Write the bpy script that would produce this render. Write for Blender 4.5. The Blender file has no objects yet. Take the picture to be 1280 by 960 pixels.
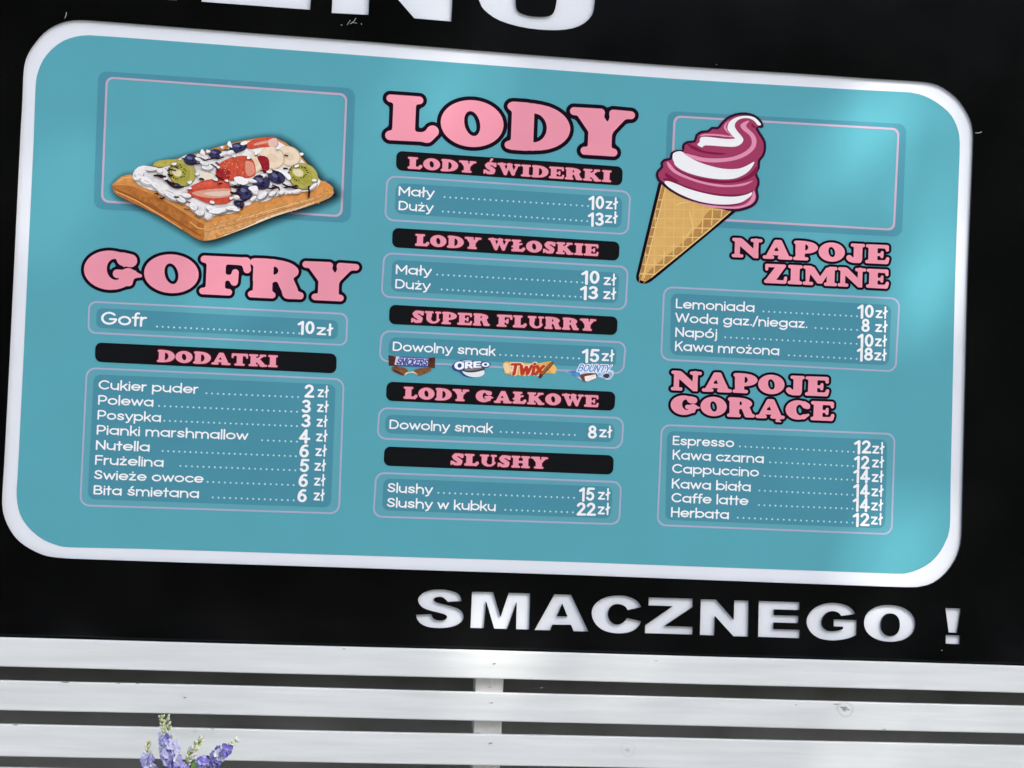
import bpy, bmesh, math, random
import numpy as np
from mathutils import Vector, Matrix, geometry

random.seed(7)
rng = np.random.default_rng(7)
scene = bpy.context.scene
COL = scene.collection
R_ = math.radians

# ------------------------------------------------------------------ camera, sky, sun, exposure
Z0 = 1.473                      # height of the lower edge of the sign's window above the ground (m)
F_PX, CX, CY = 3060.0, 640.0, 480.0
CAM = np.array([-0.91790068, -4.94874363, 0.12726521])          # relative to the sign's base point
CR = np.array([[0.98156305, -0.04775576, -0.18507666],
               [-0.18716596, -0.04375573, -0.98135332],
               [0.03876711, 0.99790021, -0.05188726]])
cam_d = bpy.data.cameras.new('camera')
cam_d.sensor_width = 36.0
cam_d.lens = F_PX / 1280.0 * 36.0
cam_d.clip_end = 500.0
cam = bpy.data.objects.new('camera', cam_d)
m4 = Matrix([list(CR[i]) + [float(CAM[i])] for i in range(3)] + [[0, 0, 0, 1]])
m4[2][3] += Z0
cam.matrix_world = m4
COL.objects.link(cam)
scene.camera = cam

SUN_AZ, SUN_EL = 28.0, 46.0      # degrees right of the sign's normal, above the horizon
sdir = Vector((math.sin(R_(SUN_AZ)) * math.cos(R_(SUN_EL)), -math.cos(R_(SUN_AZ)) * math.cos(R_(SUN_EL)), math.sin(R_(SUN_EL))))
w = bpy.data.worlds.new('World')
scene.world = w
w.use_nodes = True
wn = w.node_tree.nodes
bg = wn['Background']
sky = wn.new('ShaderNodeTexSky')
sky.sky_type = 'NISHITA'
sky.sun_disc = False
sky.sun_elevation = R_(SUN_EL)
sky.dust_density = 2.6
sky.ozone_density = 0.6
sky.sun_rotation = math.atan2(sdir.x, sdir.y)
w.node_tree.links.new(sky.outputs[0], bg.inputs[0])
bg.inputs[1].default_value = 0.15
sun_d = bpy.data.lights.new('sun', 'SUN')
sun_d.energy = 2.7
sun_d.angle = R_(0.6)
sun_d.color = (1.0, 0.95, 0.87)
sun = bpy.data.objects.new('sun', sun_d)
sun.rotation_euler = sdir.to_track_quat('Z', 'Y').to_euler()
sun.location = (6, -10, 14)
COL.objects.link(sun)
vs = scene.view_settings
vs.view_transform = 'Standard'
vs.look = 'None'
vs.gamma = 1.0
vs.use_curve_mapping = False
vs.exposure = 1.16


# ------------------------------------------------------------------ measuring: photograph -> a plane parallel to the sign
def bd(x, y, Y=0.0):
    """point of the plane at depth Y (sign coordinates) seen at photo position x, y -> (x, z)"""
    d = CR @ np.array([(x - CX) / F_PX, -(y - CY) / F_PX, -1.0])
    p = CAM + d * ((Y - CAM[1]) / d[1])
    return np.array([p[0], p[2]])


def bds(pts, Y=0.0):
    return [bd(x, y, Y) for x, y in pts]


# ------------------------------------------------------------------ materials
def srgb(r, g, b):
    f = lambda c: (c / 255 / 12.92) if c <= 10.3 else (((c / 255) + 0.055) / 1.055) ** 2.4
    return (f(r), f(g), f(b))


def mat(name, col, rough=0.5, spec=0.5):
    m = bpy.data.materials.new(name)
    m.use_nodes = True
    b = m.node_tree.nodes['Principled BSDF']
    b.inputs['Base Color'].default_value = (*col, 1)
    b.inputs['Roughness'].default_value = rough
    b.inputs['Specular IOR Level'].default_value = spec
    return m


def noise_mix(m, scale, amount, stretch=(1, 1, 1), bump=0.0, detail=5.0, dist=0.02):
    """multiply the base colour with a mottled grain; optional bump"""
    nt = m.node_tree
    b = nt.nodes['Principled BSDF']
    tc = nt.nodes.new('ShaderNodeTexCoord')
    mp = nt.nodes.new('ShaderNodeMapping')
    mp.inputs['Scale'].default_value = stretch
    nz = nt.nodes.new('ShaderNodeTexNoise')
    nz.inputs['Scale'].default_value = scale
    nz.inputs['Detail'].default_value = detail
    nt.links.new(tc.outputs['Object'], mp.inputs['Vector'])
    nt.links.new(mp.outputs[0], nz.inputs['Vector'])
    rp = nt.nodes.new('ShaderNodeMapRange')
    rp.inputs['From Min'].default_value = 0.3
    rp.inputs['From Max'].default_value = 0.7
    rp.inputs['To Min'].default_value = 1 - amount
    rp.inputs['To Max'].default_value = 1.0
    nt.links.new(nz.outputs['Fac'], rp.inputs['Value'])
    mx = nt.nodes.new('ShaderNodeMix')
    mx.data_type = 'RGBA'
    mx.blend_type = 'MULTIPLY'
    mx.inputs['Factor'].default_value = 1.0
    src = b.inputs['Base Color']
    if src.is_linked:
        nt.links.new(src.links[0].from_socket, mx.inputs['A'])
    else:
        mx.inputs['A'].default_value = src.default_value
    nt.links.new(rp.outputs[0], mx.inputs['B'])
    nt.links.new(mx.outputs['Result'], src)
    if bump:
        bp = nt.nodes.new('ShaderNodeBump')
        bp.inputs['Strength'].default_value = bump
        bp.inputs['Distance'].default_value = dist
        nt.links.new(nz.outputs['Fac'], bp.inputs['Height'])
        nt.links.new(bp.outputs[0], b.inputs['Normal'])
    return m


def attr_mat(name, rough, spec, alpha=False):
    m = mat(name, (1, 1, 1), rough, spec)
    nt = m.node_tree
    a = nt.nodes.new('ShaderNodeAttribute')
    a.attribute_name = 'Col'
    nt.links.new(a.outputs['Color'], nt.nodes['Principled BSDF'].inputs['Base Color'])
    if alpha:
        nt.links.new(a.outputs['Alpha'], nt.nodes['Principled BSDF'].inputs['Alpha'])
    return m


M_PRINT = noise_mix(attr_mat('printed_vinyl', 0.55, 0.04), 9, 0.035, detail=3)
M_INK = noise_mix(attr_mat('translucent_printed_vinyl', 0.55, 0.04, True), 9, 0.035, detail=3)
M_BACK = noise_mix(mat('white_acrylic', (0.75, 0.79, 0.83), 0.4, 0.4), 6, 0.04)
M_PLATE = mat('black_gloss_acrylic', (0.0034, 0.0036, 0.0037), 0.07, 0.36)
_nt = M_PLATE.node_tree
_tc = _nt.nodes.new('ShaderNodeTexCoord')
_nz = _nt.nodes.new('ShaderNodeTexNoise'); _nz.inputs['Scale'].default_value = 2.2; _nz.inputs['Detail'].default_value = 2
_mr = _nt.nodes.new('ShaderNodeMapRange'); _mr.inputs['To Min'].default_value = 0.04; _mr.inputs['To Max'].default_value = 0.16
_bp = _nt.nodes.new('ShaderNodeBump'); _bp.inputs['Strength'].default_value = 0.25; _bp.inputs['Distance'].default_value = 0.03
_nt.links.new(_tc.outputs['Object'], _nz.inputs['Vector'])
_nt.links.new(_nz.outputs['Fac'], _mr.inputs['Value'])
_nt.links.new(_mr.outputs[0], _nt.nodes['Principled BSDF'].inputs['Roughness'])
_nt.links.new(_nz.outputs['Fac'], _bp.inputs['Height'])
_ns = _nt.nodes.new('ShaderNodeTexNoise'); _ns.inputs['Scale'].default_value = 3.3; _ns.inputs['Detail'].default_value = 6
_cr = _nt.nodes.new('ShaderNodeMapRange'); _cr.inputs['From Min'].default_value = 0.45; _cr.inputs['From Max'].default_value = 0.75; _cr.inputs['To Min'].default_value = 0.0022; _cr.inputs['To Max'].default_value = 0.005
_nt.links.new(_tc.outputs['Object'], _ns.inputs['Vector']); _nt.links.new(_ns.outputs['Fac'], _cr.inputs['Value'])
_nt.links.new(_cr.outputs[0], _nt.nodes['Principled BSDF'].inputs['Base Color'])
_nt.links.new(_bp.outputs[0], _nt.nodes['Principled BSDF'].inputs['Normal'])
M_SCUFF = mat('dried_glue', (0.35, 0.36, 0.33), 0.6)
M_WALL = noise_mix(mat('dark_wall_paint', (0.34, 0.345, 0.32), 0.7), 7, 0.35)
M_BATTEN = noise_mix(mat('grey_batten_paint', (0.62, 0.61, 0.59), 0.6), 12, 0.12, (14, 14, 1.5), 0.1)
M_PETAL = noise_mix(attr_mat('petals_and_leaves', 0.6, 0.25), 160, 0.18)

# palette: real colours of the inks
WHITE = (0.86, 0.89, 0.89)
TEAL = (0.097, 0.368, 0.430)
TEAL_RING = (0.112, 0.362, 0.425)
BOX = (0.070, 0.268, 0.345)
FRAME = (0.072, 0.272, 0.345)
RING = (0.37, 0.42, 0.56)
RINGP = (0.50, 0.40, 0.50)
PINK = (0.80, 0.30, 0.375)
INK = (0.008, 0.003, 0.010)
PILL = (0.006, 0.007, 0.008)
PILLRED = (0.055, 0.001, 0.010)
DOT = (0.48, 0.70, 0.76)


# ------------------------------------------------------------------ object helpers
def tag(o, label=None, cat=None, group=None, kind=None):
    for k, v in (('label', label), ('category', cat), ('group', group), ('kind', kind)):
        if v:
            o[k] = v
    return o


def empty(name, loc, label, cat, group=None):
    o = bpy.data.objects.new(name, None)
    o.location = loc
    COL.objects.link(o)
    return tag(o, label, cat, group)


def link_mesh(name, verts, faces, mats, parent=None, midx=None, smooth=False):
    me = bpy.data.meshes.new(name)
    me.from_pydata([tuple(map(float, v)) for v in verts], [], faces)
    for m in (mats if isinstance(mats, (list, tuple)) else [mats]):
        me.materials.append(m)
    if midx is not None:
        me.polygons.foreach_set('material_index', midx)
    if smooth:
        me.polygons.foreach_set('use_smooth', [True] * len(me.polygons))
    me.update()
    o = bpy.data.objects.new(name, me)
    COL.objects.link(o)
    if parent:
        o.parent = parent
    return o


def bevel_box(name, x0, y0, z0, x1, y1, z1, m, parent=None, bev=0.003, seg=2, jitter=0.0, cuts=0):
    bm = bmesh.new()
    bmesh.ops.create_cube(bm, size=1)
    for v in bm.verts:
        v.co = Vector(((x0 + x1) / 2 + v.co.x * (x1 - x0), (y0 + y1) / 2 + v.co.y * (y1 - y0), (z0 + z1) / 2 + v.co.z * (z1 - z0)))
    if bev:
        bmesh.ops.bevel(bm, geom=list(bm.edges), offset=bev, segments=seg, affect='EDGES', profile=0.5)
    if cuts:
        es = [e for e in bm.edges if abs(e.verts[0].co.x - e.verts[1].co.x) > 0.5 * (x1 - x0)]
        bmesh.ops.subdivide_edges(bm, edges=es, cuts=cuts)
        if jitter:
            ph = random.random() * 9
            for v in bm.verts:
                v.co.z += jitter * (math.sin(v.co.x * 2.3 + ph) + 0.5 * math.sin(v.co.x * 7.1 + ph * 2))
                v.co.y += jitter * 0.6 * math.sin(v.co.x * 3.1 + ph * 1.7)
    me = bpy.data.meshes.new(name)
    bm.normal_update()
    bm.to_mesh(me)
    bm.free()
    me.materials.append(m)
    o = bpy.data.objects.new(name, me)
    COL.objects.link(o)
    if parent:
        o.parent = parent
    return o


# ------------------------------------------------------------------ 2-D shapes
def evenodd(P, loops):
    x, y = P[:, 0], P[:, 1]
    ins = np.zeros(len(P), bool)
    for lp in loops:
        a = np.asarray(lp, float)
        b = np.roll(a, -1, 0)
        for (x0, y0), (x1, y1) in zip(a, b):
            if y0 == y1:
                continue
            c = (y0 > y) != (y1 > y)
            ins ^= c & (x < (x1 - x0) * (y - y0) / (y1 - y0) + x0)
    return ins


def fill_loops(loops, extra=None):
    """triangulate the even-odd area of some closed loops -> verts (n,2), tris"""
    co, ed = [], []
    for lp in loops:
        n0 = len(co)
        co += [Vector((float(p[0]), float(p[1]))) for p in lp]
        ed += [(n0 + i, n0 + (i + 1) % len(lp)) for i in range(len(lp))]
    if extra is not None and len(extra):
        co += [Vector((float(p[0]), float(p[1]))) for p in extra]
    v, e, f, *_ = geometry.delaunay_2d_cdt(co, ed, [], 0, 1e-7)
    V = np.array([(p.x, p.y) for p in v])
    T = np.array([list(t) for t in f if len(t) == 3], int)
    cen = V[T].mean(1)
    return V, T[evenodd(cen, loops)]


def catmull(pts, n=4, corners=()):
    """closed smooth curve through pts; indices in corners stay sharp"""
    P = [np.array(p, float) for p in pts]
    N = len(P)
    out = []
    for i in range(N):
        p0, p1, p2, p3 = P[i - 1], P[i], P[(i + 1) % N], P[(i + 2) % N]
        if i in corners:
            p0 = p1 - (p2 - p1) * 0.5
        if (i + 1) % N in corners:
            p3 = p2 + (p2 - p1) * 0.5
        for k in range(n):
            t = k / n
            out.append(0.5 * (2 * p1 + (p2 - p0) * t + (2 * p0 - 5 * p1 + 4 * p2 - p3) * t * t + (3 * p1 - p0 - 3 * p2 + p3) * t ** 3))
    return out


def ellipse_pts(cx, cy, rx, ry, rot=0.0, n=28, p=2.0):
    c, s = math.cos(R_(rot)), math.sin(R_(rot))
    out = []
    for i in range(n):
        a = 2 * math.pi * i / n
        ca, sa = math.cos(a), math.sin(a)
        u = rx * math.copysign(abs(ca) ** (2 / p), ca)
        v = ry * math.copysign(abs(sa) ** (2 / p), sa)
        out.append((cx + u * c - v * s, cy + u * s + v * c))
    return out


# signed distance toolkit (arrays X, Y)
def s_poly(pts, r=0.0):
    P = np.array(pts, float)

    def f(X, Y):
        d = np.full(X.shape, 1e9)
        ins = np.zeros(X.shape, bool)
        for a, b in zip(P, np.roll(P, -1, 0)):
            e = b - a
            wx, wy = X - a[0], Y - a[1]
            t = np.clip((wx * e[0] + wy * e[1]) / (e @ e), 0, 1)
            d = np.minimum(d, np.hypot(wx - e[0] * t, wy - e[1] * t))
            if a[1] != b[1]:
                ins ^= ((a[1] > Y) != (b[1] > Y)) & (X < (b[0] - a[0]) * (Y - a[1]) / (b[1] - a[1]) + a[0])
        return np.where(ins, -d, d) - r
    return f


def s_ell(cx, cy, rx, ry, rot=0.0):
    c, s = math.cos(R_(rot)), math.sin(R_(rot))

    def f(X, Y):
        x, y = (X - cx) * c + (Y - cy) * s, -(X - cx) * s + (Y - cy) * c
        k0 = np.hypot(x / rx, y / ry) + 1e-9
        k1 = np.hypot(x / rx ** 2, y / ry ** 2) + 1e-9
        return k0 * (k0 - 1) / k1
    return f


def s_cap(x0, y0, x1, y1, r0, r1=None):
    r1 = r0 if r1 is None else r1

    def f(X, Y):
        ex, ey = x1 - x0, y1 - y0
        t = np.clip(((X - x0) * ex + (Y - y0) * ey) / max(ex * ex + ey * ey, 1e-9), 0, 1)
        return np.hypot(X - x0 - ex * t, Y - y0 - ey * t) - (r0 + (r1 - r0) * t)
    return f


def s_box(x0, y0, x1, y1, r=0.0):
    def f(X, Y):
        qx = np.abs(X - (x0 + x1) / 2) - (x1 - x0) / 2 + r
        qy = np.abs(Y - (y0 + y1) / 2) - (y1 - y0) / 2 + r
        return np.hypot(np.maximum(qx, 0), np.maximum(qy, 0)) + np.minimum(np.maximum(qx, qy), 0) - r
    return f


def s_un(k, *fs):
    def f(X, Y):
        d = fs[0](X, Y)
        for g in fs[1:]:
            e = g(X, Y)
            if k > 0:
                h = np.clip(0.5 + 0.5 * (e - d) / k, 0, 1)
                d = e + (d - e) * h - k * h * (1 - h)
            else:
                d = np.minimum(d, e)
        return d
    return f


def s_sub(a, *bs):
    def f(X, Y):
        d = a(X, Y)
        for b in bs:
            d = np.maximum(d, -b(X, Y))
        return d
    return f


def s_and(a, b):
    return lambda X, Y: np.maximum(a(X, Y), b(X, Y))


def contour(f, x0, y0, x1, y1, h, level=0.0):
    """marching squares -> closed loops"""
    xs = np.arange(x0, x1 + h, h)
    ys = np.arange(y0, y1 + h, h)
    X, Y = np.meshgrid(xs, ys)
    D = f(X, Y) - level
    D[np.abs(D) < 1e-6] = 1e-6
    S = D < 0
    seg = {}
    mixed = S[:-1, :-1].astype(int) + S[:-1, 1:] + S[1:, :-1] + S[1:, 1:]
    for j, i in zip(*np.nonzero((mixed > 0) & (mixed < 4))):
        a, b, c, d = S[j, i], S[j, i + 1], S[j + 1, i + 1], S[j + 1, i]
        E0, E1, E2, E3 = ('h', j, i), ('v', j, i + 1), ('h', j + 1, i), ('v', j, i)
        cr = []
        if a != b: cr.append(E0)
        if b != c: cr.append(E1)
        if c != d: cr.append(E2)
        if d != a: cr.append(E3)
        prs = [(cr[0], cr[1])] if len(cr) == 2 else ([(E0, E1), (E2, E3)] if not a else [(E3, E0), (E1, E2)])
        for p, q in prs:
            seg.setdefault(p, []).append(q)
            seg.setdefault(q, []).append(p)

    def pos(e):
        k, j, i = e
        if k == 'h':
            t = D[j, i] / (D[j, i] - D[j, i + 1])
            return (xs[i] + h * t, ys[j])
        t = D[j, i] / (D[j, i] - D[j + 1, i])
        return (xs[i], ys[j] + h * t)
    loops, seen = [], set()
    for s0 in seg:
        if s0 in seen:
            continue
        lp, cur, prev = [], s0, None
        while cur not in seen:
            seen.add(cur)
            lp.append(pos(cur))
            nx = [q for q in seg[cur] if q != prev and q not in seen]
            prev = cur
            if not nx:
                break
            cur = nx[0]
        if len(lp) > 5:
            loops.append(simplify(lp, h * 0.12))
    return loops


def simplify(lp, tol):
    P = np.array(lp)

    def dp(i, j, keep):
        if j <= i + 1:
            return
        a, b = P[i], P[j]
        e = b - a
        n = math.hypot(*e) or 1e-9
        q = P[i + 1:j] - a
        d = np.abs(e[0] * q[:, 1] - e[1] * q[:, 0]) / n
        k = int(d.argmax())
        if d[k] > tol:
            k += i + 1
            keep.add(k)
            dp(i, k, keep)
            dp(k, j, keep)
    N = len(P)
    far = int(((P - P[0]) ** 2).sum(1).argmax())
    keep = {0, far, N - 1}
    dp(0, far, keep)
    dp(far, N - 1, keep)
    return [tuple(P[k]) for k in sorted(keep)]


# ------------------------------------------------------------------ lettering 1: fat rounded slab capitals (cap height 1)
def serif(x0, x1, y, r=0.085):
    return s_cap(x0 + r, y, x1 - r, y, r)


def slab(ch):
    k = 0.07
    if ch == 'L':
        return s_un(k, s_box(.155, .05, .645, .95, .03), serif(0, .80, .915), s_cap(.11, .10, .86, .115, .105), s_cap(.93, .12, 1.03, .25, .12, .135)), 1.17
    if ch == 'O':
        return s_sub(s_ell(.665, .5, .665, .5), s_ell(.665, .5, .165, .27, 15)), 1.33
    if ch == 'D':
        hole = s_and(s_ell(.60, .485, .275, .31), s_box(.60, 0, 2, 1))
        body = s_un(.03, s_and(s_ell(.60, .5, .77, .5), s_box(.4, -1, 3, 2)), s_box(.13, .0, .62, 1.0, .03))
        return s_sub(s_un(k, body, serif(.03, .5, .915), serif(0, .5, .085)), hole), 1.37
    if ch == 'Y':
        return s_un(.05, s_poly([(.16, .92), (.64, .92), (.79, .68), (.88, .54), (.88, .1), (.44, .1), (.44, .50), (.22, .80)], .03),
                    s_poly([(.82, .66), (.92, .92), (1.24, .92), (.88, .50), (.75, .5)], .03),
                    s_cap(.09, .91, .66, .915, .085), s_cap(.92, .91, 1.30, .90, .085), serif(.26, 1.04, .085)), 1.39
    if ch == 'G':
        o = s_sub(s_ell(.66, .5, .66, .5), s_ell(.79, .53, .215, .27, 10), s_box(.80, .525, 1.6, .60), s_box(1.02, .52, 1.6, 1.1))
        return s_un(.04, o, s_cap(.98, .80, 1.17, .77, .17, .165), s_cap(.84, .42, 1.22, .42, .11, .10), s_cap(1.22, .42, 1.43, .40, .10, .045), s_cap(1.12, .42, 1.15, .22, .16, .1)), 1.475
    if ch == 'C':
        o = s_sub(s_ell(.63, .5, .63, .5), s_ell(.74, .50, .20, .28, 10), s_box(.9, .28, 1.6, .60))
        return s_un(.04, o, s_cap(.95, .80, 1.10, .72, .16, .155), s_cap(.95, .15, 1.17, .27, .12, .06)), 1.27
    if ch == 'F':
        return s_un(k, s_box(.16, .05, .65, .95, .03), s_cap(.09, .905, 1.16, .90, .092, .105), s_cap(1.16, .88, 1.20, .70, .10), s_cap(.6, .46, .86, .46, .075),
                    s_cap(.90, .60, .88, .36, .09, .10), serif(0, .84, .085)), 1.29
    if ch == 'E':
        return s_un(k * .8, s_box(.14, .05, .60, .95, .03), s_cap(.08, .91, 1.08, .905, .085, .095), s_cap(1.07, .88, 1.10, .74, .085), s_cap(.55, .48, .8, .48, .07),
                    s_cap(.84, .60, .83, .38, .075, .08), s_cap(.08, .09, 1.05, .10, .09, .10), s_cap(1.08, .12, 1.13, .28, .10, .09)), 1.22
    if ch == 'R':
        bowl = s_sub(s_un(.04, s_and(s_ell(.60, .715, .66, .285), s_box(.4, 0, 3, 2)), s_box(.12, .43, .65, 1.0, .03)), s_and(s_ell(.61, .715, .135, .11), s_box(.61, 0, 2, 2)))
        return s_un(.05, bowl, s_box(.12, .05, .61, .95, .03), serif(.02, .5, .915), serif(0, .70, .085), s_cap(.93, .48, 1.06, .22, .20, .20), s_cap(1.0, .13, 1.32, .10, .12, .095)), 1.42
    if ch == 'P':
        bowl = s_sub(s_un(.04, s_and(s_ell(.58, .68, .66, .32), s_box(.4, 0, 3, 2)), s_box(.12, .38, .62, 1.0, .03)), s_and(s_ell(.58, .68, .17, .16), s_box(.58, 0, 2, 2)))
        return s_un(.05, bowl, s_box(.12, .05, .58, .95, .03), serif(.02, .5, .915), serif(0, .78, .085)), 1.25
    if ch == 'N':
        return s_un(.04, s_cap(.27, .2, .27, .85, .13), s_cap(1.2, .3, 1.2, .9, .125), s_poly([(.12, .93), (.52, .93), (1.30, .24), (1.30, .03), (1.12, .03), (.18, .82)], .03),
                    serif(0, .5, .92), serif(.92, 1.52, .915), serif(.0, .58, .085)), 1.52
    if ch in 'AĄ':
        f = s_sub(s_un(.04, s_poly([(.60, .93), (.90, .93), (1.32, .06), (.93, .06), (.62, .70), (.34, .06), (.17, .06)], .05), s_poly([(.36, .22), (1.0, .22), (1.0, .40), (.42, .40)], .02),
                       s_cap(.66, .92, .84, .92, .08), serif(0, .58, .085), serif(.76, 1.5, .085)), s_poly([(.60, .43), (.78, .43), (.70, .62)], .01))
        if ch == 'Ą':
            f = s_un(.02, f, s_cap(1.30, .06, 1.10, -.08, .06), s_cap(1.10, -.10, 1.30, -.14, .07, .03))
        return f, 1.5
    if ch == 'J':
        return s_un(.05, s_box(.42, .2, .86, .95, .03), s_cap(.40, .12, .68, .16, .13, .17), s_cap(.20, .24, .26, .18, .15), serif(.26, .98, .915)), 1.0
    if ch == 'Z':
        return s_un(.03, s_poly([(.70, .92), (1.10, .92), (.52, .08), (.08, .08)], .05), s_cap(.12, .91, 1.05, .915, .085), s_cap(.13, .86, .13, .72, .08), s_cap(.10, .09, 1.1, .09, .09), s_cap(1.12, .12, 1.15, .30, .085)), 1.24
    if ch == 'I':
        return s_un(k, s_box(.15, .05, .62, .95, .03), serif(0, .77, .915), serif(0, .77, .085)), .77
    if ch == 'M':
        return s_un(.03, s_poly([(.15, .92), (.58, .92), (.92, .44), (1.25, .92), (1.68, .92), (1.68, .1), (1.30, .1), (1.30, .58), (1.02, .12), (.80, .12), (.38, .62), (.30, .1), (.18, .1)], .02),
                    serif(0, .5, .915), serif(1.34, 1.84, .915), serif(0, .56, .085), serif(1.14, 1.84, .085)), 1.84
    if ch in 'SŚ':
        pts = [(.92, .74, .12), (.80, .86, .13), (.62, .89, .12), (.42, .86, .14), (.30, .72, .16), (.42, .58, .17), (.62, .47, .18), (.80, .34, .17), (.76, .18, .16), (.58, .11, .12), (.38, .12, .12), (.20, .24, .12)]
        fs = [s_cap(a[0], a[1], b[0], b[1], a[2], b[2]) for a, b in zip(pts, pts[1:])]
        fs += [s_cap(.97, .92, .97, .70, .07), s_cap(.10, .30, .10, .08, .07)]
        if ch == 'Ś':
            fs.append(s_cap(.56, 1.10, .66, 1.26, .07, .10))
        return s_un(.03, *fs), 1.06
    if ch == 'W':
        return s_un(.04, s_cap(.36, .86, .66, .16, .19, .15), s_cap(.66, .12, .95, .82, .11, .10), s_cap(.96, .86, 1.28, .16, .19, .15), s_cap(1.28, .12, 1.60, .86, .11, .09),
                    serif(0, .72, .915), serif(.74, 1.24, .915), serif(1.34, 1.86, .915)), 1.86
    if ch == 'Ł':
        f, wd = slab('L')
        return s_un(.02, f, s_cap(.08, .40, .84, .66, .075)), wd
    if ch == 'K':
        return s_un(.04, s_box(.14, .05, .58, .95, .03), serif(0, .74, .915), serif(0, .74, .085), s_cap(.55, .46, 1.06, .88, .09, .09), s_cap(.70, .52, 1.10, .14, .19, .17),
                    serif(.84, 1.36, .915), serif(.86, 1.46, .085)), 1.46
    if ch == 'U':
        body = s_sub(s_un(.02, s_ell(.72, .42, .56, .42), s_box(.16, .42, 1.28, .95)), s_un(.02, s_ell(.79, .42, .24, .25), s_box(.60, .42, 1.03, 1.2)), s_box(1.16, .40, 1.6, 1.1))
        return s_un(.04, body, s_box(.99, .36, 1.16, .95), serif(0, .74, .915), serif(.86, 1.36, .915)), 1.36
    if ch == 'T':
        return s_un(k, s_box(.42, .05, .88, .95, .03), s_cap(.12, .90, 1.18, .90, .10), s_cap(.11, .88, .08, .68, .09, .08), s_cap(1.19, .88, 1.22, .68, .09, .08), serif(.24, 1.06, .085)), 1.3
    if ch == 'H':
        return s_un(k, s_box(.14, .05, .58, .95, .03), s_box(.92, .05, 1.36, .95, .03), s_box(.5, .41, 1.0, .59, .02), serif(0, .72, .915), serif(0, .72, .085), serif(.78, 1.5, .915), serif(.78, 1.5, .085)), 1.5
    return s_ell(.3, .3, .2, .2), .6


_slab = {}


def slab_glyph(ch, grow=0.0):
    key = (ch, round(grow, 3))
    if key not in _slab:
        f, wd = slab(ch)
        g = grow + 0.05
        lps = contour(f, -g, -.25 - g, wd + g, 1.4 + g, 0.021, grow)
        if grow > 0:
            lps = [l for l in lps if abs(np.sum(np.array(l)[:, 0] * np.roll(np.array(l)[:, 1], -1) - np.array(l)[:, 1] * np.roll(np.array(l)[:, 0], -1))) > 0.004]
        _slab[key] = (*fill_loops(lps), wd)
    return _slab[key]


# ------------------------------------------------------------------ lettering 2: round monoline sans and bold figures
def arc(cx, cy, rx, ry, a0=0, a1=360, n=None):
    n = n or max(5, int(abs(a1 - a0) / 18))
    return [(cx + rx * math.cos(R_(a0 + (a1 - a0) * i / n)), cy + ry * math.sin(R_(a0 + (a1 - a0) * i / n))) for i in range(n + 1)]


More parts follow.
